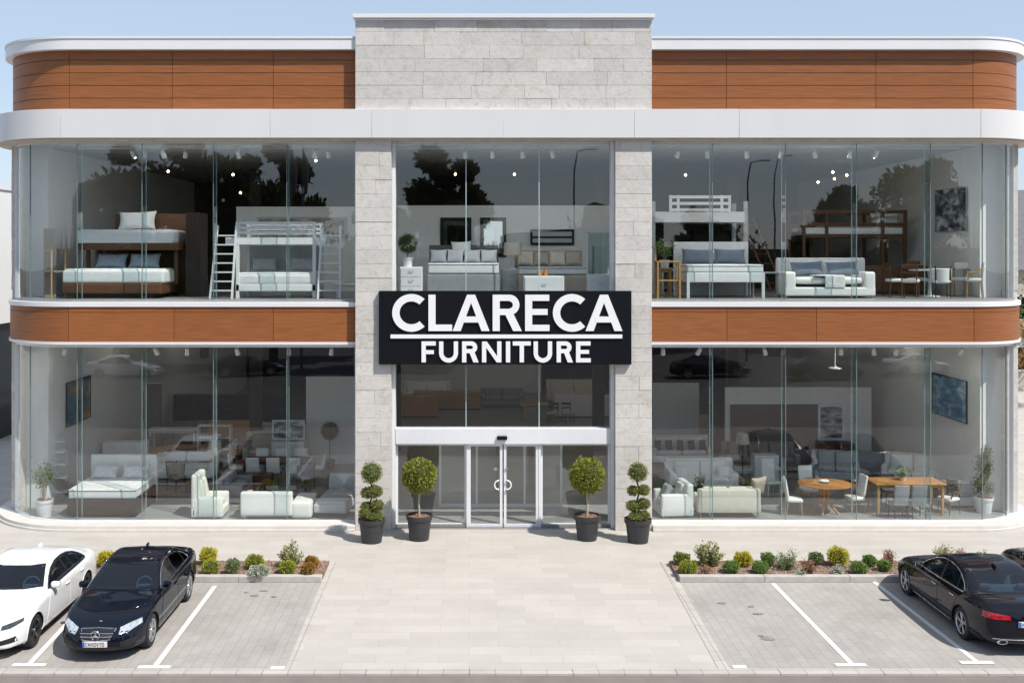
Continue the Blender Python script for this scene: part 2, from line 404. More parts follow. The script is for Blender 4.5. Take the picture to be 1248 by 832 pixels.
# furniture
M['f_white'] = pmat('white_upholstery', (0.77, 0.76, 0.71), 0.75, var=0.04, scale=6, bump=0.08, bscale=70)
M['f_leather'] = pmat('white_leather', (0.80, 0.80, 0.77), 0.42, var=0.03, scale=5, bump=0.06, bscale=40)
M['f_cream'] = pmat('cream_upholstery', (0.60, 0.575, 0.49), 0.75, var=0.05, bump=0.08, bscale=70)
M['f_beige'] = pmat('beige_upholstery', (0.42, 0.37, 0.31), 0.8, var=0.06, bump=0.1, bscale=70)
M['f_taupe'] = pmat('taupe_upholstery', (0.27, 0.235, 0.20), 0.8, var=0.08, bump=0.1, bscale=70)
M['f_grey'] = pmat('grey_upholstery', (0.27, 0.285, 0.30), 0.8, var=0.06, bump=0.1, bscale=80)
M['f_lgrey'] = pmat('pale_grey_upholstery', (0.47, 0.49, 0.50), 0.8, var=0.05, bump=0.1, bscale=80)
M['f_dkgrey'] = pmat('dark_grey_upholstery', (0.10, 0.105, 0.115), 0.8, var=0.08, bump=0.1, bscale=80)
M['f_blue'] = pmat('slate_blue_fabric', (0.20, 0.24, 0.30), 0.85, var=0.07, bump=0.1, bscale=80)
M['f_pblue'] = pmat('pale_blue_fabric', (0.50, 0.58, 0.64), 0.85, var=0.12, scale=7)
M['linen'] = pmat('white_linen', (0.84, 0.85, 0.85), 0.85, var=0.03, bump=0.15, bscale=9)
M['print'] = pmat('printed_linen', (0.74, 0.74, 0.73), 0.85, var=0.16, scale=9, bump=0.1, bscale=12)
M['tick'] = pmat('mattress_ticking', (0.74, 0.75, 0.745), 0.8, var=0.05, bump=0.25, bscale=26)
M['piping'] = pmat('dark_piping', (0.10, 0.12, 0.13), 0.7)
M['w_white'] = pmat('white_lacquer', (0.80, 0.805, 0.80), 0.35, var=0.03)
M['w_oak'] = woodmat('oak_wood', (0.34, 0.19, 0.075), (0.55, 0.34, 0.155), 0.45, 0.08, 2.0)
M['w_teak'] = woodmat('honey_wood', (0.38, 0.16, 0.05), (0.58, 0.28, 0.095), 0.35, 0.08, 2.0)
M['w_walnut'] = woodmat('walnut_wood', (0.075, 0.035, 0.018), (0.16, 0.075, 0.038), 0.4, 0.1, 2.0)
M['w_dark'] = woodmat('dark_wood', (0.022, 0.015, 0.012), (0.055, 0.035, 0.026), 0.45, 0.1, 2.0)
M['w_grey'] = woodmat('weathered_wood', (0.22, 0.19, 0.15), (0.40, 0.35, 0.28), 0.6, 0.1, 2.0, axis=2)
M['w_panel'] = woodmat('taupe_panel', (0.13, 0.10, 0.075), (0.22, 0.17, 0.13), 0.55, 0.08, 1.0)
M['mirror'] = pmat('mirror_glass', (0.75, 0.77, 0.77), 0.02, 1.0, var=0.0)
M['tglass'] = glassmat('table_glass', (0.78, 0.88, 0.86), 1.7)
M['spot_up'] = emit('spot_lens_bright', (1.0, 0.95, 0.88), 260.0)
M['spot_low'] = emit('spot_lens', (1.0, 0.95, 0.88), 110.0)
M['fill_bulb'] = emit('added_fill_glow', (1.0, 0.9, 0.78), 13.0)  # emission of the added, unseen fill bulbs on the ground floor
M['bulb'] = emit('warm_bulb', (1.0, 0.74, 0.42), 14.0)
M['shade'] = pmat('linen_shade', (0.55, 0.51, 0.44), 0.8, var=0.04)
M['art_sea'] = artmat('seascape_art', [(0.30, (0.01, 0.05, 0.10)), (0.47, (0.04, 0.20, 0.36)), (0.56, (0.16, 0.36, 0.50)), (0.70, (0.62, 0.66, 0.68))], 1.5, (1, 1.2, 2.4), 1.3)
M['art_amber'] = artmat('amber_art', [(0.30, (0.015, 0.05, 0.09)), (0.46, (0.05, 0.16, 0.25)), (0.55, (0.26, 0.17, 0.06)), (0.70, (0.75, 0.42, 0.10))], 1.3, (1, 1, 1.3), 4.0)
M['art_mono'] = artmat('winter_art', [(0.33, (0.02, 0.028, 0.04)), (0.46, (0.10, 0.13, 0.16)), (0.56, (0.36, 0.40, 0.43)), (0.70, (0.75, 0.77, 0.78))], 1.9, (1, 1.1, 2.0), 7.7)
M['art_beige'] = artmat('beige_art', [(0.3, (0.16, 0.14, 0.12)), (0.5, (0.34, 0.31, 0.27)), (0.7, (0.55, 0.52, 0.47))], 2.0, (1, 1, 3), 2.2)
# ------------------------------------------------------------------ the setting: ground, paving, road
g = MB(); g.sheet([(-420, -420), (420, -420), (420, 420), (-420, 420)], -0.10)
tag(g.build('ground', pmat('far_ground', (0.11, 0.10, 0.08), 0.95, var=0.25, scale=0.3)), kind='structure')
YB = -10.42                                   # street edge of the paved forecourt
def gp(*pts): return [G(*p) for p in pts]
m = MB(); m.sheet([(-70, YB), (70, YB), (70, 40), (-70, 40)], 0.0)
tag(m.build('plaza', M['plaza']), kind='structure')
lb = gp((397, 697), (347, 816)); rb = gp((824, 702), (890, 816))
def onY(a, b, y):
    t = (y - a[1]) / (b[1] - a[1]); return (a[0] + (b[0] - a[0]) * t, y)
YK = -5.0
m = MB(); m.sheet([(-40, YB), onY(*lb, YB), onY(*lb, YK), (-40, YK)], 0.004)
tag(m.build('parking_area', M['parking']), kind='structure')
m = MB(); m.sheet([onY(*rb, YB), (40, YB), (40, YK), onY(*rb, YK)], 0.004)
tag(m.build('parking_area', M['parking']), kind='structure')
lo = gp((411, 684), (360, 816)); ro = gp((803, 682), (876, 816))
m = MB(); m.sheet([onY(*lb, YB), onY(*lo, YB), onY(*lo, -3.3), onY(*lb, -3.3)], 0.008)
m.sheet([onY(*ro, YB), onY(*rb, YB), onY(*rb, -3.3), onY(*ro, -3.3)], 0.008)
tag(m.build('path_edging', M['edging']), kind='structure')
m = MB()
for k in range(-23, 23):
    m.box(k * 2.0 + .0015, k * 2.0 + 1.9985, YB - .24, YB, -0.12, 0.012)
tag(m.build('street_kerb', M['edging'], bevel=0.006), kind='structure')
m = MB(); m.sheet([(-120, -17.5), (120, -17.5), (120, YB - .24), (-120, YB - .24)], -0.03)
tag(m.build('road', M['asphalt']), kind='structure')
m = MB(); m.sheet([(-120, -62), (120, -62), (120, -17.5), (-120, -17.5)], -0.034)
tag(m.build('car_park_asphalt', M['far_asphalt']), kind='structure')
# painted bay markings
m = MB()
def stripe(a, b, w, z=0.012):
    a = Vector((*G(*a), 0)); b = Vector((*G(*b), 0)); d = (b - a).normalized(); n = Vector((-d.y, d.x, 0)) * w / 2
    m.sheet([(p.x, p.y) for p in (a - n, b - n, b + n, a + n)], z)
def tbar(x0, x1, y):
    a = G(x0, y); b = G(x1, y); c = (a[1] + b[1]) / 2
    m.sheet([(a[0], c - .075), (b[0], c - .075), (b[0], c + .075), (a[0], c + .075)], 0.016)
stripe((262, 714), (189, 812), .11); tbar(168, 208, 813)
stripe((112, 727), (35, 810), .11); tbar(15, 56, 810.5)
stripe((942, 711), (1039, 810), .11); tbar(1018, 1056, 810.5)
stripe((1064, 708), (1190, 806), .11); tbar(1170, 1211, 807.5)
tbar(330, 347, 814); tbar(893, 910, 813)
stripe((1192, 711), (1345, 806), .11); stripe((-38, 727), (-120, 810), .11)
tag(m.build('bay_markings', M['paint']), kind='structure')
# dark oil spots on the right bay
m = MB()
for (px, py, sx, sy) in ((935, 778, .17, .10), (928, 775, .06, .05), (915, 739, .10, .04), (924, 748, .13, .04), (880, 735, .12, .04), (310, 726, .12, .05), (322, 720, .10, .03), (333, 727, .08, .04), (300, 722, .05, .03)):
    c = G(px, py); pts = []
    for k in range(14):
        t = 2 * math.pi * k / 14; q = rng.uniform(.6, 1.15)
        pts.append((c[0] + sx * q * math.cos(t), c[1] + sy * 1.6 * q * math.sin(t)))
    m.sheet(pts, 0.0165)
tag(m.build('oil_stains', pmat('oil_stain', (0.25, 0.225, 0.20), 0.8, var=0.3, scale=20)), kind='structure')
# planting beds: kerb + mulch
def bed(xa0, xa1, xb0, xb1, name_label):
    """front edge xa0..xa1 at YK, rear edge xb0..xb1 at -3.5"""
    t = thing('planting_bed', name_label, 'planting bed', (0, 0, 0))
    k = MB(); n = max(2, int(abs(xa1 - xa0) / 2))
    for i in range(n):
        a = xa0 + (xa1 - xa0) * i / n + .003; b = xa0 + (xa1 - xa0) * (i + 1) / n - .003
        k.box(a, b, YK, YK + .2, 0, .15)
    k.build('kerb', M['kerb'], t, bevel=0.015)
    ch = MB()
    ch.slab([(xa0, YK + .2), (xa1, YK + .2), (xb1, -3.45), (xb0, -3.45)], 0.002, .085)
    ch.build('mulch', M['mulch'], t)
    c2 = MB()
    for i in range(int(190 * abs(xa1 - xa0))):
        u, v = rng.random(), rng.random()
        x = (xa0 + (xa1 - xa0) * u) * (1 - v) + (xb0 + (xb1 - xb0) * u) * v; y = YK + .22 + (1.31) * v
        s = rng.uniform(.015, .04)
        c2.cbox((x, y, .09 + rng.uniform(0, .012)), (s * 2, s * .9, .008), rng.uniform(0, 6.3), rng.uniform(-.5, .5), rng.uniform(-.4, .4))
    o = c2.build('bark_chips', M['mulch_chip'], t); o['kind'] = 'stuff'
    return t
bl = onY(*lb, YK)[0]; blr = onY(*lb, -3.45)[0]; br_ = onY(*rb, YK)[0]; brr = onY(*rb, -3.45)[0]
bed(-22.0, bl, -22.0, blr, 'bark mulch planting bed behind the white car and the black car')
bed(br_, 24.0, brr, 24.0, 'bark mulch planting bed in front of the dark blue car bonnet')

# ------------------------------------------------------------------ the store
ST = thing('furniture_store', 'two storey furniture showroom with stone tower, timber bands and curved glass ends', 'store')
Y0 = 0.15
WING = {-1: dict(xin=WX(433.5, 0), xc=-11.7, R=2.6), 1: dict(xin=WX(794, 0), xc=14.74, R=2.2)}
def pathpt(side, o, s, xin=None):
    w = WING[side]; xin = w['xin'] if xin is None else xin
    st = abs(w['xc'] - xin)
    if s <= st: return (xin + side * s, Y0 - o), (0, -1)
    r = w['R']; arc = r * math.pi / 2
    if s <= st + arc:
        a = (s - st) / r
        return (w['xc'] + side * (r + o) * math.sin(a), Y0 + r - (r + o) * math.cos(a)), (side * math.sin(a), -math.cos(a))
    return (w['xc'] + side * (r + o), Y0 + r + (s - st - arc)), (side, 0)
def slen(side, X, xin=None):
    w = WING[side]; return abs(X - (w['xin'] if xin is None else xin))
def samples(side, s0, s1, xin=None):
    w = WING[side]; st = abs(w['xc'] - (w['xin'] if xin is None else xin)); arc = w['R'] * math.pi / 2
    ss = [s0]
    if s0 < st < s1: ss.append(st)
    k = 40
    for i in range(1, k + 1):
        q = st + arc * i / k
        if s0 + 1e-4 < q < s1 - 1e-4: ss.append(q)
    ss.append(s1)
    return sorted(set(ss))
def band(mb, side, o, t, s0, s1, z0, z1, xin=None):
    ss = samples(side, s0, s1, xin); n = len(ss)
    A = [pathpt(side, o, s, xin)[0] for s in ss]; B = [pathpt(side, o - t, s, xin)[0] for s in ss]
    vs = [(x, y, z) for z in (z0, z1) for x, y in A] + [(x, y, z) for z in (z0, z1) for x, y in B]
    fs = []
    for i in range(n - 1):
        a0, a1, b0, b1 = i, i + n, i + 2 * n, i + 3 * n
        fs += [(a0, a0 + 1, a1 + 1, a1), (b0, b1, b1 + 1, b0 + 1), (a1, a1 + 1, b1 + 1, b1), (a0, b0, b0 + 1, a0 + 1)]
    for i in (0, n - 1):
        f = (i, i + n, i + 3 * n, i + 2 * n); fs.append(f if i == 0 else f[::-1])
    if side < 0: fs = [f[::-1] for f in fs]
    mb.add(vs, fs)
def sEnd(side, extra=4.0):
    w = WING[side]; return abs(w['xc'] - w['xin']) + w['R'] * math.pi / 2 + extra

# stone coursing: every stone a block of its own size
def stones(mb, x0, x1, y0, y1, z0, z1, row, lmin, lmax, rel=.014):
    nrow = max(1, round((z1 - z0) / row)); h = (z1 - z0) / nrow
    for r in range(nrow):
        xs = [x0]
        while xs[-1] < x1 - lmin * .6:
            xs.append(min(x1, xs[-1] + rng.uniform(lmin, lmax)))
        if x1 - xs[-1] > 1e-6:
            xs[-1] = x1
        for a, b in zip(xs, xs[1:]):
            d = rng.uniform(0, rel)
            mb.box(a + .002, b - .002, y0 + d, y1, z0 + r * h + .0022, z0 + (r + 1) * h - .0022)
YT = -0.17
zF0, zF1 = WZ(168, -.35), WZ(133, -.35)
ztop = WZ(23, YT)
xl0, xl1, xr0, xr1 = WX(433, YT), WX(477, YT), WX(750, YT), WX(794.5, YT)
m = MB(); stones(m, xl0, xr1, YT, YT + .12, zF1 - .06, ztop, .405, .8, 2.3)
m.build('stone_parapet', M['stone'], ST, bevel=0.006)
m = MB(); m.box(xl0 + .02, xr1 - .02, YT + .121, 3.0, zF1 - .06, ztop - .01); m.build('parapet_core', M['plinth'], ST)
m = MB(); m.box(WX(429.5, -.30), WX(798.5, -.30), -.30, 3.1, ztop, WZ(17, -.30)); m.box(WX(431.5, -.24), WX(796.5, -.24), -.235, 3.05, ztop - .05, ztop - .003)
m.build('parapet_coping', M['white_metal'], ST, bevel=0.008)
for (a, b) in ((xl0, xl1), (xr0, xr1)):
    m = MB(); stones(m, a, b, YT, .42, 0.0, zF0 + .02, .405, .5, 1.3)
    m.build('stone_pier', M['stone'], ST, bevel=0.006)
# cladding, caps, fascia, trims for both wings
for side in (-1, 1):
    w = WING[side]; e = sEnd(side)
    jx = {-1: (333, 210, 84.5), 1: (885.5, 1067.5, 1186)}[side]
    zc0, zc1 = zF1 - .05, WZ(60, Y0)
    cuts = [0] + [slen(side, WX(p, Y0)) for p in jx] + [e - 2, e]
    bk = MB(); band(bk, side, -.028, .1, 0, e, zc0, zc1); bk.build('cladding_backing', M['clad_gap'], ST)
    cl = MB()
    rows = [zc1 + .01] + [WZ(p, Y0) for p in (73.6, 89, 104.4, 119.8)] + [zc0]
    for za, zb in zip(rows, rows[1:]):
        for a, b in zip(cuts, cuts[1:]): band(cl, side, 0, .026, a + .007, b - .007, zb + .008, za - .008)
    cl.build('upper_cladding', M['cladding'], ST, smooth=30)
    zk0, zk1 = WZ(60.2, -.06), WZ(44.5, -.06)
    cp = MB(); band(cp, side, .21, .4, 0, e, zk0, zk1 - .07); band(cp, side, .235, .45, 0, e, zk1 - .066, zk1)
    cp.build('roof_cap', M['white_metal'], ST, smooth=30)
    # timber band between the storeys
    jm = {-1: (333, 212, 83.5), 1: (886, 995, 1187)}[side]
    zm0, zm1 = WZ(416.5, .07), WZ(374, .07)
    bk = MB(); band(bk, side, .05, .1, 0, e, zm0, zm1); bk.build('cladding_backing', M['clad_gap'], ST)
    cuts = [0] + [slen(side, WX(p, .07)) for p in jm] + [e]
    cl = MB()
    for za, zb in ((zm1, WZ(380.5, .07)), (WZ(380.5, .07), zm0)):
        for a, b in zip(cuts, cuts[1:]): band(cl, side, .08, .026, a + .007, b - .007, zb + .006, za - .006)
    cl.build('middle_cladding', M['cladding'], ST, smooth=30)
    tr = MB(); band(tr, side, .12, .4, 0, e, zm1 + .002, WZ(368.2, .03)); tr.build('slab_trim', M['white_metal'], ST, smooth=30, bevel=.008)
    tr = MB(); band(tr, side, .11, .35, 0, e, WZ(420, .04), zm0 - .002); tr.build('band_trim', M['white_metal'], ST, smooth=30)
    pl = MB(); band(pl, side, .45, .75, 0, e, 0.0, .07); band(pl, side, .40, .68, 0, e, .071, .17)
    pl.build('plinth', M['plinth'], ST, smooth=30, bevel=.012)
# the fascia runs across the tower
xm = WX(613, 0)
jl = {-1: (453, 329, 74), 1: (773, 901, 1195)}
fa = MB()
for side in (-1, 1):
    e = abs(WING[side]['xc'] - xm) + WING[side]['R'] * math.pi / 2 + 4
    cuts = [0] + [abs(WX(p, -.35) - xm) for p in jl[side]] + [e]
    for i, (a, b) in enumerate(zip(cuts, cuts[1:])):
        band(fa, side, .5, .42, a + (.003 if i else 0), b - .003, zF0, zF1, xm)
fa.build('fascia', M['fascia'], ST, smooth=30, bevel=.006)
fb = MB()
for side in (-1, 1):
    e = abs(WING[side]['xc'] - xm) + WING[side]['R'] * math.pi / 2 + 4
    band(fb, side, .47, .38, 0, e, zF0 + .02, zF1 - .02, xm)
fb.build('fascia_core', M['clad_gap'], ST)
zg1 = WZ(172.5, .27)
so = MB()
for side in (-1, 1):
    e = abs(WING[side]['xc'] - xm) + WING[side]['R'] * math.pi / 2 + 4
    band(so, side, .40, .9, 0, e, zF0 - .045, zF0 - .003, xm)
so.build('soffit', M['soffit'], ST, smooth=30)
# outline polygon of the plan at an inset, for slabs
def plan(o, yback):
    pts = []
    for side in (1, -1):
        w = WING[side]; st = abs(w['xc'] - w['xin']); ss = samples(side, 0, st + w['R'] * math.pi / 2)
        P = [pathpt(side, o, s)[0] for s in ss]
        P.append((P[-1][0], yback))
        pts += P if side == 1 else P[::-1]
    return pts[::-1]
YBK = 32.0
m = MB(); m.slab(plan(.0, YBK), .02, GF); m.build('ground_floor_slab', M['int_floor'], ST, fix=True)
m = MB(); m.slab(plan(-.04, YBK), 5.42, UF); m.build('upper_floor_slab', M['int_floor'], ST, fix=True)
m = MB(); m.slab(plan(-.06, YBK), 5.36, 5.415); m.build('lower_ceiling', M['ceiling'], ST, fix=True)
m = MB(); m.slab(plan(-.06, YBK), zF0 - .02, zF0 + .25)
m.build('upper_ceiling', M['ceiling'], ST, fix=True)
m = MB(); m.slab(plan(-.05, YBK), zF0 + .26, zF0 + .5); m.build('roof_deck', M['kerb'], ST, fix=True)
# shell walls
XL, XR = -14.15, 16.78
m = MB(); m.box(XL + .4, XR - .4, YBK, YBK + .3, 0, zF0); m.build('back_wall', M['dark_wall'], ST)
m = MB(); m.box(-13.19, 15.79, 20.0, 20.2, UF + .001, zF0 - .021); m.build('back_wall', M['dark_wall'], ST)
for (a, b, yf) in ((XL, XL + .25, 1.75), (XR - .33, XR, 1.4)):
    m = MB(); m.box(a + .02, b - .02, yf + .02, YBK - .01, .001, zF0 - .003)
    nr = 28; h = (zF0 - 0) / nr
    for r in range(nr):
        y = yf
        while y < YBK - .01:
            y2 = min(YBK, y + rng.uniform(.7, 1.6))
            if YBK - y2 < .5: y2 = YBK
            d = rng.uniform(0, .012); zz = (r * h + .002, (r + 1) * h - .002)
            if not (5.33 < r * h + h / 2 < 6.75): m.box(a + (d if a < 0 else 0), b - (d if b > 0 else 0), y + .002, y2 - .002, *zz)
            y = y2
    m.build('side_wall', M['stone'], ST, bevel=.006)
for (x0, x1) in ((-13.45, -13.2), (15.8, 16.05)):
    for (z0, z1) in ((GF, 5.36), (UF, zF0 - .02)):
        yw = 2.25 if x0 < 0 else 1.8
        m = MB(); m.box(x0, x1, yw, YBK, z0 + .001, z1 - .001)
        if x0 < 0: m.box(XL + .25, x0 - .001, yw, yw + .2, z0 + .001, z1 - .001)
        else: m.box(x1 + .001, XR - .33, yw, yw + .2, z0 + .001, z1 - .001)
        m.build('inner_wall', M['plaster'], ST)
# front bulkheads of the ceilings and the light rails
for (z1, zr) in ((5.36, 5.22), (zF0 - .02, zF0 - .16)):
    m = MB(); m.box(-12.2, 15.2, .62, .74, z1 - .10, z1 - .001); m.build('ceiling_bulkhead', M['plaster'], ST)
    m = MB(); m.box(-12.0, 15.0, 1.38, 1.42, zr, zr + .035); m.build('light_rail', M['w_white'], ST)
# interior columns, dark
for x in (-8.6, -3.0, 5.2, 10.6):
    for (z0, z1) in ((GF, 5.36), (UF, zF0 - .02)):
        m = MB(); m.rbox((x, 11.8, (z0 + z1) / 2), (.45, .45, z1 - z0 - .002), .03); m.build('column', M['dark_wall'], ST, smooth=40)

# ------------------------------------------------------------------ glazing
YG = Y0 + .12
def glaze(side, z0, z1, fins, endang, seams=()):
    w = WING[side]; st = abs(w['xc'] - w['xin']); s1 = st + w['R'] * endang
    f = MB()
    band(f, side, -.07, .10, 0, s1, z0 - .03, z0 + .035); band(f, side, -.08, .08, 0, s1, z1 - .05, z1 + .02)
    band(f, side, -.08, .08, 0, .05, z0, z1); band(f, side, -.05, .14, s1, s1 + .06, z0, z1)
    win = f.build('window', M['frame'], ST, smooth=30)
    edges = [.05] + sorted(fins) + [s1]; g = MB()
    for e0, e1 in zip(edges, edges[1:]):
        ss = samples(side, e0 + .002, e1 - .002); n = len(ss); tilt = [rng.uniform(-.004, .004) for _ in range(3)]
        P = []
        for s in ss:
            u = (s - e0) / (e1 - e0); P.append((s, tilt[0] * u, tilt[1] * u + tilt[2]))
        vs = [(*pathpt(side, -.12 + a, s)[0], z0) for s, a, b in P] + [(*pathpt(side, -.12 + a + b, s)[0], z1) for s, a, b in P]
        g.add(vs, [(i, i + 1, i + 1 + n, i + n) for i in range(n - 1)])
    go = g.build('glass_pane', M['glass'], win, smooth=60)
    for s in fins:
        (x, y), (nx, ny) = pathpt(side, -.135, s)
        tx, ty = -ny, nx
        m = MB(); d = .40; q = .010
        def rect(a, b, e):
            return [(x - nx * a - tx * e, y - ny * a - ty * e), (x - nx * b - tx * e, y - ny * b - ty * e), (x - nx * b + tx * e, y - ny * b + ty * e), (x - nx * a + tx * e, y - ny * a + ty * e)]
        m.mi = 0; m.slab(rect(.014, d - .014, q), z0 + .04, z1 - .05)
        m.mi = 1; m.slab(rect(d - .012, d, q), z0 + .04, z1 - .05)
        m.mi = 2; m.slab(rect(-.018, .010, q * .9), z0 + .04, z1 - .05)
        m.build('glass_fin', [M['fin'], M['fin_edge'], M['joint']], win)
    for s in seams:
        m = MB(); band(m, side, -.105, .03, s - .012, s + .012, z0 + .04, z1 - .05); m.build('glazing_joint', M['joint'], win)
    return win
zu0 = WZ(367, YG) + .0; zu1 = zF0 - .05; zl0, zl1 = .17, WZ(421, YG)
for side, ang in ((-1, R(61)), (1, R(54))):
    px = {-1: (349.5, 260, 173, 94), 1: (868.5, 957.5, 1044, 1134)}[side]
    st = abs(WING[side]['xc'] - WING[side]['xin'])
    fins = [slen(side, WX(p, YG)) for p in px]
    fins = [s for s in fins if s < st - .05]; seams = [st + .62 * WING[side]['R']] if side < 0 else [st + .2 * WING[side]['R'], st + .7 * WING[side]['R']]
    glaze(side, zu0, zu1, fins, ang, seams); glaze(side, zl0, zl1, fins, ang, seams)
# entrance bay
cx0, cx1 = xl1, xr0
f = MB()
for z0, z1 in ((zl0 - .1, zu1 + .03),):
    f.box(cx0 + .003, cx0 + .105, .06, .40, .003, z1); f.box(cx1 - .105, cx1 - .003, .06, .40, .003, z1)
f.box(cx0 + .105, cx1 - .105, .20, .34, zu1 - .04, zu1 + .03)
f.box(cx0 + .105, cx1 - .105, .20, .34, WZ(523, .25), WZ(520.5, .25))
wc = f.build('window', M['frame'], ST, bevel=.006)
zt0, zt1 = WZ(541, .05), WZ(522, .05)
g = MB(); g.add([(cx0 + .1, YG, zt1), (cx1 - .1, YG, zt1), (cx1 - .1, YG, zu1), (cx0 + .1, YG, zu1)], [(0, 1, 2, 3)]); g.build('glass_pane', M['glass'], wc)
for p in (568, 657):
    m = MB(); x = WX(p, YG); m.box(x - .012, x + .012, YG - .012, YG + .012, zt1, zu1); m.build('glazing_joint', M['fin_edge'], wc)
tb = MB(); tb.box(cx0 + .106, cx1 - .106, .04, .36, zt0, zt1); tb.build('door_header', M['frame'], ST, bevel=.01)
sn = MB(); sn.rbox((WX(612, .0), .0, WZ(533.5, 0)), (.30, .09, .12), .03); sn.build('door_sensor', M['black'], ST, smooth=40)
def leaf(name, xa, xb, Y, fw, handles=None, z0=.03, z1=zt0 - .004):
    f = MB(); f.box(xa, xa + fw, Y - .03, Y + .03, z0, z1); f.box(xb - fw, xb, Y - .03, Y + .03, z0, z1)
    f.box(xa + fw, xb - fw, Y - .03, Y + .03, z0, z0 + .09); f.box(xa + fw, xb - fw, Y - .03, Y + .03, z1 - .07, z1)
    o = f.build(name, M['frame'], ST, bevel=.004)
    g = MB(); g.add([(xa + fw, Y, z0 + .09), (xb - fw, Y, z0 + .09), (xb - fw, Y, z1 - .07), (xa + fw, Y, z1 - .07)], [(0, 1, 2, 3)]); g.build('glass_pane', M['glass'], o)
    return o
d1 = leaf('sliding_door', WX(570.5, .16), WX(612.3, .16), .16, .075); d2 = leaf('sliding_door', WX(614, .16), WX(656, .16), .16, .075)
leaf('side_light', cx0 + .106, WX(568.5, .20), .26, .06); leaf('side_light', WX(659, .20), cx1 - .106, .26, .06)
m = MB(); m.box(WX(568.6, .2), WX(570.4, .2), .12, .30, .003, zt0 - .004); m.build('door_post', M['frame'], ST)
m = MB(); m.box(WX(656.2, .2), WX(658.9, .2), .12, .30, .003, zt0 - .004); m.build('door_post', M['frame'], ST)
for dd, xx, sg in ((d1, WX(607.4, .1), -1), (d2, WX(618.0, .1), 1)):
    zc = WZ(590.5, .1); pts = []
    for k in range(13):
        t = math.pi / 2 + math.pi * k / 12
        pts.append((xx - sg * math.cos(t) * .115, .07, zc + .13 * math.sin(t)))
    pts = [(xx, .13, zc + .13)] + pts + [(xx, .13, zc - .13)]
    h = MB(); h.tube(pts, .022, 8); h.build('handle', M['letter'], dd, smooth=50)
lk = MB(); lk.cyl((WX(604, .1), .14, WZ(571, .1)), (WX(604, .1), .09, WZ(571, .1)), .05, n=16); lk.build('lock', M['steel'], d1, smooth=40)
lk = MB(); lk.cyl((WX(617.5, .1), .14, WZ(571, .1)), (WX(617.5, .1), .09, WZ(571, .1)), .035, n=16); lk.build('lock', M['steel'], d2, smooth=40)
m = MB(); m.box(cx0 + .106, cx1 - .106, .02, .42, .002, .03); m.build('door_sill', M['steel'], ST)
# inner lobby screen
vs = thing('lobby_screen', 'white framed inner glass screen standing behind the entrance doors', 'glass screen', (xm, 2.3, GF))
m = MB()
for x in (-1.9, -.75, .75, 1.9): m.box(x - .035, x + .035, -.03, .03, .001, 2.35)
m.box(-1.86, 1.86, -.028, .028, 2.25, 2.34); m.box(-1.86, 1.86, -.028, .028, .002, .10); m.build('frame', M['frame'], vs)
m = MB(); m.add([(-1.86, 0, .1), (1.86, 0, .1), (1.86, 0, 2.25), (-1.86, 0, 2.25)], [(0, 1, 2, 3)]); m.build('glass_pane', M['tglass'], vs)

# ------------------------------------------------------------------ the sign
sg = thing('shop_sign', 'wide black shop sign with white lettering fixed above the entrance', 'sign', (0, 0, 0))
YS = YT - .14
SX = lambda z: WX(440 + z / 3.467, YS); SZ = lambda z: WZ(340 + z / 3.467, YS)
m = MB(); m.box(SX(75), SX(1143), YS, YT - .004, SZ(361), SZ(50)); m.build('sign_board', M['black'], sg, bevel=.01)
class Pen:
    def __init__(s): s.mb = MB(); s.k = 0
    def poly(s, pts):
        s.k += 1; d = .045 + (s.k % 4) * .002
        s.mb.prism([(SX(x), SZ(y)) for x, y in pts], YS - d, YS - .001)
    def arc(s, cx, cy, rx, ry, a0, a1, t, n=28):
        o = []; i = []
        for k in range(n + 1):
            a = R(a0 + (a1 - a0) * k / n)
            o.append((cx + rx * math.cos(a), cy - ry * math.sin(a))); i.append((cx + (rx - t) * math.cos(a), cy - (ry - t) * math.sin(a)))
        s.k += 1; d = .045 + (s.k % 4) * .002
        V = []; F = []
        for (x, y) in o + i: V.append((SX(x), YS - d, SZ(y)))
        for (x, y) in o + i: V.append((SX(x), YS - .001, SZ(y)))
        q = n + 1
        for k in range(n):
            F += [(k, q + k, q + k + 1, k + 1), (k, k + 1, 2 * q + k + 1, 2 * q + k), (q + k, 3 * q + k, 3 * q + k + 1, q + k + 1)]
        F += [(0, 2 * q, 3 * q, q), (n, q + n, 3 * q + n, 2 * q + n)]
        s.mb.add(V, F)
    def rect(s, x0, x1, y0, y1): s.poly([(x0, y0), (x1, y0), (x1, y1), (x0, y1)])
P = Pen(); T, Bm = 66, 219
def let_C(x0, x1): 
    r = (Bm - T + 6) / 2; P.arc(x0 + r * 1.02, (T + Bm) / 2, r * 1.02, r, 47, 313, 31)
let_C(132, 268); let_C(810, 945)
P.rect(285, 315, T, Bm); P.rect(315, 385, Bm - 27, Bm)
def let_A(x0, x1):
    c = (x0 + x1) / 2
    P.poly([(x0, Bm), (c - 17, T), (c + 3, T), (c + 3, T + 26), (x0 + 34, Bm)]); P.poly([(x1, Bm), (x1 - 34, Bm), (c - 3, T + 26), (c - 3, T), (c + 17, T)])
    P.rect(x0 + 42, x1 - 42, 158, 183)
let_A(387, 543); let_A(948, 1104)
def let_R(x0, T, Bm, w, t, t2):
    h = (Bm - T); bh = h * .56; r = bh / 2
    P.rect(x0, x0 + t, T, Bm); P.rect(x0 + t, x0 + w - r, T, T + t2); P.rect(x0 + t, x0 + w - r, T + bh - t2, T + bh)
    P.arc(x0 + w - r, T + r, r, r, -90, 90, t2 * 1.06)
    P.poly([(x0 + t + w * .20, T + bh - 3), (x0 + t + w * .20 + t * 1.16, T + bh - 6), (x0 + w * 1.09, Bm), (x0 + w * 1.09 - t * 1.22, Bm)])
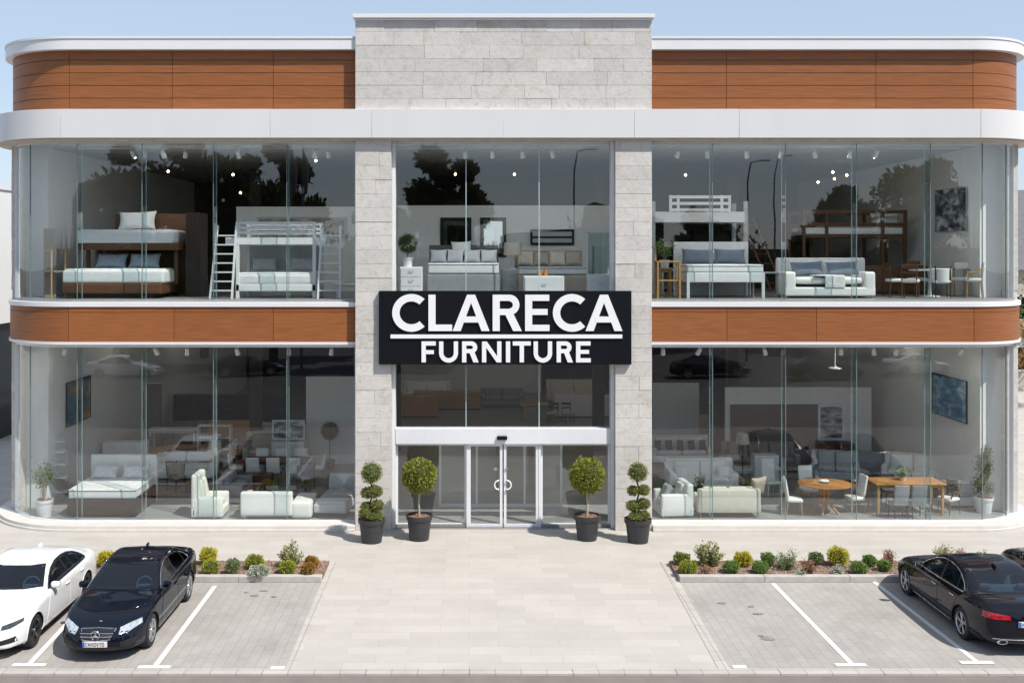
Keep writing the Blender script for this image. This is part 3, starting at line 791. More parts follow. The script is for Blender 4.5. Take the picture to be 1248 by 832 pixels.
let_R(556, T, Bm, 113, 30, 26)
P.rect(693, 723, T, Bm); P.rect(723, 795, T, T + 26); P.rect(723, 788, 126, 151); P.rect(723, 796, Bm - 26, Bm)
P.mb.build('main_lettering', M['letter'], sg, fix=True)
P = Pen(); P.rect(125, 1103, 234, 250); P.mb.build('underline', M['letter'], sg)
P = Pen(); T, Bm, t, t2 = 263, 351, 18, 17
P.rect(256, 256 + t, T, Bm); P.rect(256 + t, 316, T, T + t2); P.rect(256 + t, 308, 300, 300 + t2 - 1)
def let_U(x0, x1):
    r = (x1 - x0) / 2; P.rect(x0, x0 + t, T, Bm - r); P.rect(x1 - t, x1, T, Bm - r); P.arc(x0 + r, Bm - r, r, r + 1, 180, 360, t)
let_U(330, 410); let_U(729, 807)
let_R(427, T, Bm, 64, t, t2); let_R(826, T, Bm, 63, t, t2)
P.rect(511, 511 + t, T, Bm); P.rect(575, 575 + t, T, Bm); P.poly([(511, T), (531, T), (593, Bm), (573, Bm)])
P.rect(612, 612 + t, T, Bm); P.rect(641, 717, T, T + t2); P.rect(670, 670 + t, T + t2, Bm)
P.rect(908, 908 + t, T, Bm); P.rect(908 + t, 969, T, T + t2); P.rect(908 + t, 963, 299, 299 + t2 - 1); P.rect(908 + t, 970, Bm - t2, Bm)
P.mb.build('small_lettering', M['letter'], sg, fix=True)
# ------------------------------------------------------------------ cars
def pchip(pts):
    xs = [p[0] for p in pts]; ys = [p[1] for p in pts]; n = len(xs)
    h = [xs[i + 1] - xs[i] for i in range(n - 1)]; d = [(ys[i + 1] - ys[i]) / h[i] for i in range(n - 1)]
    m = [0.0] * n
    for i in range(1, n - 1):
        if d[i - 1] * d[i] > 0:
            w1 = 2 * h[i] + h[i - 1]; w2 = h[i] + 2 * h[i - 1]
            m[i] = (w1 + w2) / (w1 / d[i - 1] + w2 / d[i])
    m[0] = d[0]; m[-1] = d[-1]
    def f(x):
        if x <= xs[0]: return ys[0]
        if x >= xs[-1]: return ys[-1]
        i = 0
        while x > xs[i + 1]: i += 1
        t = (x - xs[i]) / h[i]
        return ((1 + 2 * t) * (1 - t) ** 2 * ys[i] + t * (1 - t) ** 2 * h[i] * m[i] + t * t * (3 - 2 * t) * ys[i + 1] + t * t * (t - 1) * h[i] * m[i + 1])
    return f
def sstep(a, b, x):
    t = max(0, min(1, (x - a) / (b - a))); return t * t * (3 - 2 * t)
def crspline(P, cnt):
    """Catmull-Rom through P, cnt[i] samples per span"""
    out = []
    for i in range(len(P) - 1):
        p0 = P[max(i - 1, 0)]; p1 = P[i]; p2 = P[i + 1]; p3 = P[min(i + 2, len(P) - 1)]
        for k in range(cnt[i]):
            t = k / cnt[i]
            out.append(tuple(0.5 * (2 * b + (c - a) * t + (2 * a - 5 * b + 4 * c - d) * t * t + (3 * b - a - 3 * c + d) * t ** 3) for a, b, c, d in zip(p0, p1, p2, p3)))
    out.append(P[-1]); return out
def inpoly(x, y, P):
    c = False; n = len(P)
    for i in range(n):
        x1, y1 = P[i]; x2, y2 = P[i - 1]
        if (y1 > y) != (y2 > y) and x < (x2 - x1) * (y - y1) / (y2 - y1) + x1: c = not c
    return c
def resamp(P, n):
    L = [0]
    for a, b in zip(P, P[1:]): L.append(L[-1] + math.hypot(b[0] - a[0], b[1] - a[1]))
    out = []
    for k in range(n + 1):
        t = L[-1] * k / n; i = 0
        while i < len(L) - 2 and t > L[i + 1]: i += 1
        u = (t - L[i]) / max(1e-9, L[i + 1] - L[i])
        out.append((P[i][0] + (P[i + 1][0] - P[i][0]) * u, P[i][1] + (P[i + 1][1] - P[i][1]) * u))
    return out

CARGLASS = glassmat('car_glass', (0.22, 0.31, 0.40), 1.78)
M['frit'] = pmat('black_frit', (0.008, 0.008, 0.009), 0.2)
M['tyre'] = pmat('tyre_rubber', (0.018, 0.018, 0.019), 0.8, bump=0.1, bscale=60)
M['rim'] = pmat('alloy_rim', (0.55, 0.56, 0.58), 0.28, 0.9, var=0.05)
M['rim_dark'] = pmat('graphite_rim', (0.16, 0.16, 0.17), 0.3, 0.9, var=0.05)
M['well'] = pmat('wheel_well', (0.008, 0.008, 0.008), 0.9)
M['trim_blk'] = pmat('black_trim', (0.012, 0.012, 0.013), 0.45)
M['lens'] = pmat('lamp_lens', (0.50, 0.54, 0.58), 0.06, 0.3, var=0.35, scale=14, coat=1.0)
M['lens_dk'] = pmat('dark_lamp', (0.05, 0.055, 0.06), 0.05, 0.2, var=0.5, scale=12, coat=1.0)
M['lamp_red'] = pmat('red_lamp', (0.42, 0.012, 0.018), 0.1, var=0.35, scale=9, coat=1.0)
M['plate_w'] = pmat('plate_white', (0.70, 0.69, 0.66), 0.4, var=0.02)
M['plate_b'] = pmat('plate_blue', (0.02, 0.13, 0.55), 0.4)
M['seat_dk'] = pmat('car_seat', (0.05, 0.05, 0.055), 0.7)
M['seat_lt'] = pmat('pale_car_seat', (0.42, 0.39, 0.34), 0.7)

def make_car(name, label, paint, prm, rimmat, seatmat, trim, front=None, group=None):
    L = 4.80; wx = (0.88, 3.77); wr = 0.335
    f = dict(
        T=pchip(prm['T']), S=pchip(prm['S']),
        B=pchip([(0, .24), (.4, .20), (2.4, .20), (4.4, .21), (4.8, .27)]),
        W=pchip([(0, .80), (.12, .85), (.35, .895), (.9, .925), (2.4, .93), (3.8, .93), (4.4, .90), (4.68, .86), (4.8, .82)]))
    def section(s):
        W, S, T, B = f['W'](s), f['S'](s), f['T'](s), f['B'](s)
        h = max(T - S, .012); Ws = W * .955; e = min(.075, h * .42); xr = max(.3, Ws - .035 - (h - e) * prm['tum'])
        low = [(0, B), (W * .7, B), (W * .93, B + .02), (W * .985, B + .13), (W, B + .30), (W * .992, (B + .30) * .45 + (S - .02) * .55), (W * .985, S - .07), (Ws, S)]
        k = min(1, h / .25)
        up = [(Ws, S), (Ws - .022, S + min(.012, h * .2)), ((Ws - .022) * .5 + xr * .5, (S + T - e) / 2), (xr, T - e), (xr - .05 - .02 * (1 - k), T - e * .48), (xr - .15, T - e * .22 - .004), (xr * .45, T - .012 * k - e * .03), (0, T)]
        return crspline(low, [3, 2, 3, 4, 5, 4, 3])[:-1] + crspline(up, [2, 5, 5, 4, 3, 4, 4])
    NS = 136; st = [L * i / NS for i in range(NS + 1)]
    rows = [(s, section(s), 1.0, 0.0) for s in st]
    caps = [(.985, .028), (.95, .052), (.88, .074), (.74, .092), (.52, .104), (.25, .11)]
    rf = section(0); rb_ = section(L)
    rows = [(0, rf, k, -b) for k, b in reversed(caps)] + rows + [(L, rb_, k, b * .8) for k, b in caps]
    V = []; ringn = None
    for s, sec, k, off in rows:
        zc = (sec[0][1] + sec[-1][1]) * .5
        W, S, T = f['W'](s), f['S'](s), f['T'](s)
        pr = [(x * k, zc + (z - zc) * k) for x, z in sec]
        ring = pr + [(-x, z) for x, z in pr[-2:0:-1]]
        ringn = len(ring)
        for x, z in ring:
            q = min(1.0, abs(x) / .93); y = s + off
            y += prm['bowf'] * q ** 2.2 * (1 - sstep(0, 1.15, s))
            y -= .17 * q ** 2.2 * sstep(L - 1.0, L, s)
            if T - S > .05:
                up = max(0, min(1, (z - S) / max(.02, T - S)))
                y += .13 * q * q * up * sstep(1.15, 1.5, s) * (1 - sstep(1.9, 2.6, s))
                y -= .12 * q * q * up * sstep(2.9, 3.7, s) * (1 - sstep(4.25, 4.6, s))
            y += .26 * max(0, z - .42) * (1 - sstep(0, .7, s))
            y -= .10 * max(0, z - .5) * sstep(L - .5, L, s)
            V.append(Vector((x, y - L / 2, z)))
    F = []; nr = len(rows)
    for i in range(nr - 1):
        for j in range(ringn):
            k = (j + 1) % ringn
            F.append((i * ringn + j, i * ringn + k, (i + 1) * ringn + k, (i + 1) * ringn + j))
    F.append(tuple(range(ringn - 1, -1, -1))); F.append(tuple((nr - 1) * ringn + j for j in range(ringn)))
    bvh = BVHTree.FromPolygons(V, F)
    sy = lambda s: s - L / 2
    root = thing(name, label, 'car', (0, 0, 0), 0, group)
    def cast(axis, u, v, sgn=1):
        if axis == 'front': o, d = Vector((u, -6, v)), Vector((0, 1, 0))
        elif axis == 'rear': o, d = Vector((u, 6, v)), Vector((0, -1, 0))
        elif axis == 'side': o, d = Vector((4 * sgn, sy(u), v)), Vector((-sgn, 0, 0))
        else: o, d = Vector((u, sy(v), 5)), Vector((0, 0, -1))
        h = bvh.ray_cast(o, d)
        if h[0] is None:
            mid = o + d * (6 if axis in ('front', 'rear') else 3.2)
            n = bvh.find_nearest(mid); return n[0], d
        return h[0], d
    def patch(name, axis, top, bot, mats, off=.004, n=14, m=6, sgn=1, frit=None, parent=root, build=True, mb=None):
        A = resamp(top, n); B = resamp(bot, n); g = mb or MB(); vs = []
        for i in range(n + 1):
            for j in range(m + 1):
                t = j / m
                u = A[i][0] * (1 - t) + B[i][0] * t; v = A[i][1] * (1 - t) + B[i][1] * t
                p, d = cast(axis, u, v, sgn); vs.append(p - d * off)
        base = len(vs); bd = [i * (m + 1) for i in range(n + 1)] + [n * (m + 1) + j for j in range(1, m + 1)] + [i * (m + 1) + m for i in range(n - 1, -1, -1)] + [j for j in range(m - 1, 0, -1)]
        dd = {'front': Vector((0, 1, 0)), 'rear': Vector((0, -1, 0)), 'side': Vector((-sgn, 0, 0)), 'top': Vector((0, 0, -1))}[axis]
        vs2 = [vs[b] + dd * (off + .006) for b in bd]
        flip = (axis in ('rear', 'top')) ^ (axis == 'side' and sgn < 0)
        fs = []; mi = []
        for i in range(n):
            for j in range(m):
                a = i * (m + 1) + j; q = (a, a + m + 1, a + m + 2, a + 1)
                fs.append(q if flip else q[::-1]); mi.append(0 if not frit or (frit[0] <= i < n - frit[0] and frit[1] <= j < m - frit[1]) else 1)
        k = len(bd)
        for i in range(k):
            q = (bd[i], bd[(i + 1) % k], base + (i + 1) % k, base + i); fs.append(q if not flip else q[::-1]); mi.append(1 if frit else 0)
        b0 = len(g.v); g.v += [tuple(p) for p in vs + vs2]; g.f += [tuple(x + b0 for x in q) for q in fs]; g.m += [a if isinstance(mats, (list, tuple)) and len(mats) > 1 else 0 for a in mi]
        if build: return g.build(name, mats, parent, smooth=50)
    def strip(name, axis, pts, r, mat, sgn=1, off=0.0, closed=False, parent=root, mb=None):
        P = [];
        for u, v in pts:
            p, d = cast(axis, u, v, sgn); P.append(p - d * off)
        g = mb or MB(); g.tube(P, r, 6, closed)
        if mb is None: return g.build(name, mat, parent, smooth=60)
    # --- glass outlines
    ws_b = prm['ws_b']; ws_t = prm['ws_t']; rw_t = prm['rw_t']; rw_b = prm['rw_b']; dl_t = prm['dl_t']; dl_b = prm['dl_b']
    def shrink(P, k):
        cx = sum(p[0] for p in P) / len(P); cy = sum(p[1] for p in P) / len(P)
        return [(cx + (x - cx) * k[0], cy + (y - cy) * k[1]) for x, y in P]
    cuts = [('top', shrink(ws_t + ws_b[::-1], (.93, .88))), ('top', shrink(rw_t + rw_b[::-1], (.92, .85))), ('side', shrink(dl_t + dl_b[::-1], (.93, .74)))]
    # --- wheel arches
    ar = .375
    for p in V:
        if abs(p.x) > .5:
            for w_ in wx:
                dy = p.y - sy(w_); dz = p.z - wr; r = math.hypot(dy, dz)
                if abs(r - ar) < .022 and r > 0: p.y = sy(w_) + dy * ar / r; p.z = wr + dz * ar / r
    keep = []
    for q in F[:-2]:
        c = sum((V[i] for i in q), Vector()) / 4
        if abs(c.x) > .52 and any(math.hypot(c.y - sy(w_), c.z - wr) < ar - .003 for w_ in wx): continue
        s = c.y + L / 2
        nrm = (V[q[1]] - V[q[0]]).cross(V[q[2]] - V[q[0]])
        kill = False
        if c.z > .86:
            for ax, P in cuts:
                if ax == 'top' and inpoly(c.x, s, P): kill = True
                if ax == 'side' and abs(c.x) > .5 and inpoly(s, c.z, P): kill = True
        if not kill: keep.append(q)
    keep += F[-2:]
    mb = MB(); mb.add(V, keep)
    mb.build('body', paint, root, smooth=38)
    patch('windscreen', 'top', ws_t, ws_b, [CARGLASS, M['frit']], .004, 26, 16, frit=(1, 1))
    patch('rear_window', 'top', rw_t, rw_b, [CARGLASS, M['frit']], .004, 22, 12, frit=(1, 1))
    for sgn in (1, -1):
        sw = patch('side_window', 'side', dl_t, dl_b, [CARGLASS, M['frit']], .004, 34, 10, sgn, frit=(1, 1))
        for a, b, wd in prm['pillars']:
            bp_ = MB(); t = [(a[0] - wd, a[1]), (a[0] + wd, a[1])]; bt = [(b[0] - wd, b[1]), (b[0] + wd, b[1])]
            patch('pillar', 'side', t, bt, M['trim_blk'], .008, 2, 6, sgn, build=False, mb=bp_)
            bp_.build('window_pillar', M['trim_blk'], sw)
        loop = resamp(dl_t, 30) + resamp(dl_b[::-1], 30)[1:-1]
        strip('window_trim', 'side', loop, prm.get('trim_r', .010), trim, sgn, .006, True, parent=sw)
        # doors, sills, handles
        for nm, t, b in prm['doors']:
            dr = patch('door', 'side', t, b, paint, .0045, 20, 12, sgn)
            hx, hz = prm['handles'][0 if nm == 'f' else 1]
            p, d = cast('side', hx, hz, sgn)
            h = MB(); h.rbox((p.x + sgn * .016, p.y, p.z), (.035, .21, .028), .012, rz=0); h.build('handle', prm['handle_mat'] or paint, dr, smooth=50)
        strip('sill_trim', 'side', [(1.34 + .05 * k, .235 + .006 * k / 38) for k in range(40)], .012, prm['sill'], sgn, .004)
        mr = MB(); p, d = cast('side', 1.78, .965, sgn)
        mr.rbox((p.x + sgn * .13, p.y - .01, 1.00), (.20, .13, .135), .055, rz=sgn * -.12); mo = mr.build('door_mirror', paint, root, smooth=60)
        ms = MB(); ms.rbox((p.x + sgn * .03, p.y, .955), (.10, .07, .035), .015); ms.build('mirror_arm', M['trim_blk'], mo, smooth=60)
        mg = MB(); mg.rbox((p.x + sgn * .135, p.y + .052, 1.0), (.16, .012, .105), .005); mg.build('mirror_glass', M['mirror'], mo, smooth=60)
    patch('bonnet', 'top', prm['bn_f'], prm['bn_b'], paint, .0045, 22, 18)
    patch('boot_lid', 'top', [(-.66, rw_b[0][1] + .10), (-.3, rw_b[0][1] + .15), (.3, rw_b[0][1] + .15), (.66, rw_b[0][1] + .10)], [(-.63, 4.58), (-.3, 4.66), (.3, 4.66), (.63, 4.58)], paint, .0045, 18, 8)
    # --- wheels
    for w_ in wx:
        for sgn in (1, -1):
            W_ = f['W'](w_) * .985; xo = sgn * (W_ - .012); wdt = .235
            wh = MB(); c = (xo - sgn * wdt / 2, sy(w_), wr)
            prof = [(.222, -.10), (.232, -.112), (.27, -.1175), (.318, -.108), (.331, -.085), (wr, -.05), (wr, .05), (.331, .085), (.318, .108), (.27, .1175), (.232, .112), (.222, .10)]
            wh.lathe(prof, c, 36, 'X')
            wo_ = wh.build('wheel', M['tyre'], root, smooth=35)
            rm = MB(); xf = xo - sgn * .012
            rm.lathe([(.235, -sgn * .10), (.226, -sgn * .02), (.236, sgn * .002), (.228, sgn * .010), (.214, -.004 * sgn), (.208, -sgn * .10)], (xf, c[1], c[2]), 40, 'X')
            ns = prm['spokes']
            for k in range(ns):
                for dt in (-.085, .085):
                    t = 2 * math.pi * k / ns + .3; t2 = t + dt * 1.5
                    a = Vector((xf - sgn * .022, c[1] + .04 * math.cos(t), c[2] + .04 * math.sin(t))); b = Vector((xf - sgn * .004, c[1] + .222 * math.cos(t2), c[2] + .222 * math.sin(t2)))
                    rm.cyl(a, b, .017, .012, 6)
            rm.cyl((xf - sgn * .04, c[1], c[2]), (xf - sgn * .002, c[1], c[2]), .055, .042, 16)
            rm.build('rim', rimmat, wo_, smooth=40)
            dk = MB(); dk.cyl((xf - sgn * .09, c[1], c[2]), (xf - sgn * .075, c[1], c[2]), .20, n=28); dk.build('brake_disc', M['well'], wo_)
            # arch liner and lip
            pts = []
            for k in range(33):
                t = R(-25) + R(230) * k / 32
                p, d = cast('side', w_ + ar * math.cos(t), max(.21, wr + ar * math.sin(t)), sgn)
                pts.append(Vector((p.x - sgn * .006, sy(w_) + ar * math.cos(t), max(.19, wr + ar * math.sin(t)))))
            al = MB(); al.tube(pts, .015, 8); al.build('arch_lip', paint, root, smooth=60)
            ln = MB(); vs = []
            for p in pts: vs += [(p.x - sgn * .004, p.y, p.z), (sgn * .42, p.y, p.z)]
            ln.add(vs, [(2 * i, 2 * i + 1, 2 * i + 3, 2 * i + 2) for i in range(len(pts) - 1)])
            ln.cyl((sgn * .425, sy(w_), wr), (sgn * .415, sy(w_), wr), ar * 1.02, n=24)
            ln.build('arch_liner', M['well'], root)
    # --- underside pan, cabin
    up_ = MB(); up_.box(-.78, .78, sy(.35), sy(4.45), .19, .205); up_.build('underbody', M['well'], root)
    cb = MB(); cb.box(-.74, .74, sy(1.5), sy(4.1), .45, .50); cb.box(-.8, .8, sy(1.42), sy(1.75), .5, .90); cb.box(-.76, .76, sy(3.72), sy(4.15), .5, .88)
    cb.build('cabin_floor', M['seat_dk'], root, bevel=.03)
    for x in (-.38, .38):
        se = MB(); se.rbox((x, sy(2.45), .66), (.50, .52, .22), .08); se.rbox((x, sy(2.80), .93), (.48, .14, .52), .06, rx=.22); se.rbox((x, sy(2.89), 1.24), (.27, .09, .17), .045)
        se.build('front_seat', seatmat, root, smooth=60)
    se = MB(); se.rbox((0, sy(3.35), .66), (1.28, .50, .22), .08); se.rbox((0, sy(3.68), .90), (1.28, .16, .42), .06, rx=.3)
    for x in (-.4, .4): se.rbox((x, sy(3.76), 1.10), (.25, .08, .12), .04)
    se.build('rear_seat', seatmat, root, smooth=60)
    sw_ = MB(); pts = []
    for k in range(20):
        t = 2 * math.pi * k / 20; pts.append((.38 + .18 * math.cos(t), sy(1.93) + .06 * math.sin(t), .93 + .17 * math.sin(t)))
    sw_.tube(pts, .016, 6, True); sw_.rbox((.38, sy(1.92), .93), (.30, .03, .06), .012); sw_.build('steering_wheel', M['f_lgrey'], root, smooth=60)
    im = MB(); im.rbox((0, sy(2.12), 1.24), (.22, .04, .07), .018); im.build('inner_mirror', M['trim_blk'], root, smooth=60)
    # roof aerial
    p, d = cast('top', 0, 3.35); fa_ = MB(); fa_.rbox((0, p.y, p.z + .025), (.045, .16, .075), .02); fa_.build('aerial', paint, root, smooth=60)
    # --- lamps, grille, plates
    for sgn in (1, -1):
        patch('headlight', 'front', [(sgn * x, z) for x, z in prm['hl_t']], [(sgn * x, z) for x, z in prm['hl_b']], prm['hl_mat'], .006, 16, 6, 1) if sgn > 0 else patch('headlight', 'front', [(-x, z) for x, z in prm['hl_t'][::-1]], [(-x, z) for x, z in prm['hl_b'][::-1]], prm['hl_mat'], .006, 16, 6, 1)
        tl = (lambda Q: Q if sgn > 0 else [(-x, z) for x, z in Q[::-1]])
        patch('tail_light', 'rear', tl(prm['tl_t']), tl(prm['tl_b']), M['lamp_red'], .006, 14, 5)
        patch('fog_intake', 'front', tl([(.50, .42), (.78, .47)]), tl([(.50, .33), (.80, .36)]), M['trim_blk'], .004, 10, 4)
        p, d = cast('rear', sgn * .52, .30)
        ex = MB(); ex.lathe([(.058, 0), (.066, .01), (.06, .02), (.05, .015), (.048, -.05)], (0, 0, 0), 20, 'Z')
        ex.v = [(sgn * .55 + x * 1.7, p.y + z + .012, .315 + y * .75) for x, y, z in ex.v]
        ex.build('exhaust_tip', M['chrome'], root, smooth=50)
        strip('headlight_line', 'front', [(sgn * x, z) for x, z in prm['hl_b']], .008, prm['hl_line'], 1, .008)
    patch('lower_intake', 'front', [(-.42, .33), (.42, .33)], [(-.46, .25), (.46, .25)], M['trim_blk'], .004, 14, 4)
    gt, gb = prm['gr_t'], prm['gr_b']
    gr = patch('grille', 'front', gt, gb, M['trim_blk'], .004, 18, 8)
    gb_ = MB()
    strip('', 'front', resamp(gt, 18) + resamp(gb[::-1], 18)[1:-1], .013, None, 1, .008, True, mb=gb_)
    for t in prm['slats']:
        A = resamp(gt, 18); B = resamp(gb, 18)
        strip('', 'front', [(a[0] * (1 - t) + b[0] * t, a[1] * (1 - t) + b[1] * t) for a, b in zip(A, B)], .011, None, 1, .008, mb=gb_)
    gb_.build('grille_bars', M['chrome'], gr, smooth=60)
    strip('bumper_trim', 'rear', [(x * .06, .37) for x in range(-12, 13)], .009, M['chrome'] if prm['rear_chrome'] else M['trim_blk'], 1, .006)
    patch('rear_valance', 'rear', [(-.66, .33), (.66, .33)], [(-.62, .25), (.62, .25)], M['trim_blk'], .004, 14, 3)
    for ax, z, y in (('front', prm['plate_z'], -1), ('rear', prm['rplate_z'], 1)):
        p, d = cast(ax, 0, z); pp = MB(); yy = p.y - d.y * .018
        pp.rbox((0, yy, z), (.52, .02, .115), .006); po = pp.build('number_plate', M['plate_w'], root, smooth=50)
        pb = MB(); pb.box(*sorted((d.y * -.257, d.y * -.205)) if False else (-.257, -.208) if ax == 'front' else (.208, .257), min(yy - d.y * .0105, yy), max(yy - d.y * .0105, yy), z - .053, z + .053); pb.build('country_band', M['plate_b'], po)
        gl = MB(); gx = 1 if ax == 'front' else -1; yb, yf = sorted((yy, yy - d.y * .0125))
        def bar(x0, z0, x1, z1, w=.009):
            dx, dz = x1 - x0, z1 - z0; l = math.hypot(dx, dz); nx, nz = -dz / l * w / 2, dx / l * w / 2
            gl.prism([((x0 + nx) * gx, z + z0 + nz), ((x1 + nx) * gx, z + z1 + nz), ((x1 - nx) * gx, z + z1 - nz), ((x0 - nx) * gx, z + z0 - nz)], yb, yf)
        h = .032; x = -.185
        for ch in prm['plate']:
            if ch == 'C': bar(x, -h, x, h); bar(x, h, x + .035, h); bar(x, -h, x + .035, -h)
            elif ch == 'V': bar(x, h, x + .02, -h); bar(x + .02, -h, x + .04, h)
            elif ch == 'O': bar(x, -h, x, h); bar(x + .035, -h, x + .035, h); bar(x, h, x + .035, h); bar(x, -h, x + .035, -h)
            elif ch == 'N': bar(x, -h, x, h); bar(x + .038, -h, x + .038, h); bar(x, h, x + .038, -h)
            elif ch == 'T': bar(x, h, x + .04, h); bar(x + .02, h, x + .02, -h)
            x += .057
        gl.build('plate_characters', M['trim_blk'], po)
    if prm['star']:
        sg_ = MB()
        p, d = cast('front', 0, (gt[0][1] + gb[0][1]) / 2); yy = p.y - .03; zc = (gt[len(gt) // 2][1] + gb[len(gb) // 2][1]) / 2
        ring = [(.085 * math.cos(2 * math.pi * k / 24), yy, zc + .085 * math.sin(2 * math.pi * k / 24)) for k in range(24)]
        sg_.tube(ring, .011, 6, True)
        for k in range(3):
            t = math.pi / 2 + 2 * math.pi * k / 3; sg_.cyl((0, yy, zc), (.082 * math.cos(t), yy, zc + .082 * math.sin(t)), .020, .005, 6)
        sg_.build('grille_emblem', M['chrome'], gr, smooth=50)
        p, d = cast('top', 0, .17 + .07); eb = MB(); eb.ball((0, p.y, p.z + .004), (.034, .034, .012), 14, 6); eb.build('bonnet_badge', M['chrome'], root, smooth=60)
    return root
base = dict(
    T=[(0, .60), (.10, .70), (.35, .80), (.8, .885), (1.25, .955), (1.42, .985), (1.75, 1.165), (2.15, 1.345), (2.45, 1.42), (2.8, 1.445), (3.15, 1.425), (3.5, 1.345), (3.85, 1.21), (4.15, 1.09), (4.32, 1.055), (4.6, 1.04), (4.72, 1.01), (4.80, .93)],
    S=[(0, .55), (.10, .65), (.35, .745), (.8, .82), (1.4, .885), (2.2, .915), (3.3, .945), (4.0, .965), (4.5, .955), (4.72, .93), (4.80, .86)],
    tum=.50, bowf=.30,
    ws_t=[(-.585, 2.20), (-.3, 2.10), (0, 2.07), (.3, 2.10), (.585, 2.20)], ws_b=[(-.765, 1.60), (-.4, 1.47), (0, 1.43), (.4, 1.47), (.765, 1.60)],
    rw_t=[(-.53, 3.50), (-.25, 3.58), (.25, 3.58), (.53, 3.50)], rw_b=[(-.66, 4.04), (-.3, 4.17), (.3, 4.17), (.66, 4.04)],
    dl_t=[(1.66, .955), (1.9, 1.12), (2.15, 1.245), (2.45, 1.325), (2.8, 1.345), (3.1, 1.325), (3.4, 1.255), (3.65, 1.15), (3.82, 1.03)],
    dl_b=[(1.64, .935), (2.2, .945), (3.0, .965), (3.6, .985), (3.84, 1.0)],
    pillars=[((2.68, 1.335), (2.74, .965), .035), ((3.40, 1.25), (3.50, .985), .016)],
    doors=[('f', [(1.62, .88), (2.2, .90), (2.70, .92)], [(1.40, .34), (2.2, .31), (2.68, .31)]),
           ('r', [(2.72, .92), (3.3, .935), (3.72, .94)], [(2.70, .31), (3.30, .31), (3.42, .55)])],
    handles=[(2.55, .80), (3.42, .83)], handle_mat=None, sill=M['trim_blk'],
    bn_f=[(-.66, .42), (-.35, .25), (0, .20), (.35, .25), (.66, .42)], bn_b=[(-.78, 1.42), (-.4, 1.36), (0, 1.34), (.4, 1.36), (.78, 1.42)],
    hl_t=[(.44, .645), (.62, .70), (.80, .735)], hl_b=[(.46, .555), (.62, .575), (.83, .66)], hl_mat=M['lens'], hl_line=M['chrome'],
    tl_t=[(.40, .83), (.62, .86), (.83, .88)], tl_b=[(.38, .755), (.62, .745), (.84, .76)],
    gr_t=[(-.37, .635), (0, .655), (.37, .635)], gr_b=[(-.31, .475), (0, .465), (.31, .475)], slats=[.36, .68],
    plate_z=.40, rplate_z=.68, rear_chrome=False, plate='CNVOVTNO'[:6], star=False, spokes=5)
PW = pmat('white_car_paint', (0.78, 0.79, 0.80), 0.35, var=0.01, coat=1.0)
PB = pmat('black_car_paint', (0.004, 0.006, 0.013), 0.3, var=0.1, coat=0.85, spec=0.0)
PN = pmat('dark_blue_car_paint', (0.006, 0.007, 0.012), 0.3, var=0.1, coat=0.85, spec=0.0)
white_p = dict(base); white_p.update(
    hl_t=[(.50, .66), (.66, .695), (.82, .735)], hl_b=[(.50, .59), (.66, .60), (.83, .675)], hl_mat=M['lens_dk'], hl_line=M['lens'],
    gr_t=[(-.40, .66), (0, .665), (.40, .66)], gr_b=[(-.30, .36), (0, .355), (.30, .36)], slats=[.25, .5, .75])
black_p = dict(base); black_p.update(star=True, spokes=7, sill=M['chrome'], plate='CNVOVTO')
navy_p = dict(base); navy_p.update(rear_chrome=True, sill=M['chrome'], trim_r=.012, handle_mat=M['chrome'], plate='NOTVC')
wc_ = make_car('parked_car', 'white saloon car with dark alloy wheels parked at the left edge', PW, white_p, M['rim_dark'], M['seat_dk'], M['trim_blk'], group='cars in the marked bays')
wc_.location = (-9.82, -7.72, 0.004)
bc = make_car('parked_car', 'black saloon car parked nose out beside the white car, chrome grille and blue-banded plate', PB, black_p, M['rim'], M['seat_dk'], M['chrome'], group='cars in the marked bays')
bc.location = (-7.37, -7.70, 0.004); bc.scale = (.94, 1, 1)
nc = make_car('parked_car', 'dark blue saloon car parked tail out on the right, its red rear lamp showing', PN, navy_p, M['rim'], M['seat_lt'], M['chrome'], group='cars in the marked bays')
nc.location = (11.22, -7.43, 0.004); nc.rotation_euler = (0, 0, math.pi)
fc = copy_tree(nc); fc.location = (14.02, -6.75, 0.004)
fc['label'] = 'black car cut off by the right edge of the picture, beyond the dark blue saloon'
# ------------------------------------------------------------------ plants
def leaves(mb, c, rad, n, size, shell=.75, up=0.0, rg=None, aspect=.5, flat=0.0, pts=None):
    """n small folded leaves spread through the outer part of an ellipsoid"""
    rg = rg or rng; rx, ry, rz = rad
    for _ in range(n):
        if pts:
            p0 = rg.choice(pts); q = Vector((rg.gauss(0, 1), rg.gauss(0, 1), rg.gauss(0, 1))) * flat; p = Vector(p0) + q; d = q
            if d.length < 1e-6: d = Vector((0, 0, 1))
            d.normalize()
        else:
            while True:
                d = Vector((rg.uniform(-1, 1), rg.uniform(-1, 1), rg.uniform(-1, 1)))
                if .01 < d.length < 1: break
            d.normalize(); k = rg.uniform(shell, 1.0) * (1 + rg.gauss(0, .03))
            p = Vector((c[0] + d.x * rx * k, c[1] + d.y * ry * k, c[2] + d.z * rz * k))
        a = (d + Vector((rg.gauss(0, .5), rg.gauss(0, .5), rg.gauss(0, .5) + up))).normalized()
        b = a.cross(Vector((rg.gauss(0, 1), rg.gauss(0, 1), rg.gauss(0, 1))))
        if b.length < 1e-3: continue
        b.normalize(); nn = a.cross(b); s = size * rg.uniform(.6, 1.25); w = s * aspect
        o = len(mb.v)
        mb.v += [tuple(p - a * s * .5), tuple(p + b * w * .5 + nn * s * .12), tuple(p + a * s * .5), tuple(p - b * w * .5 + nn * s * .12)]
        mb.f += [(o, o + 1, o + 2), (o, o + 2, o + 3)]; mb.m += [mb.mi] * 2
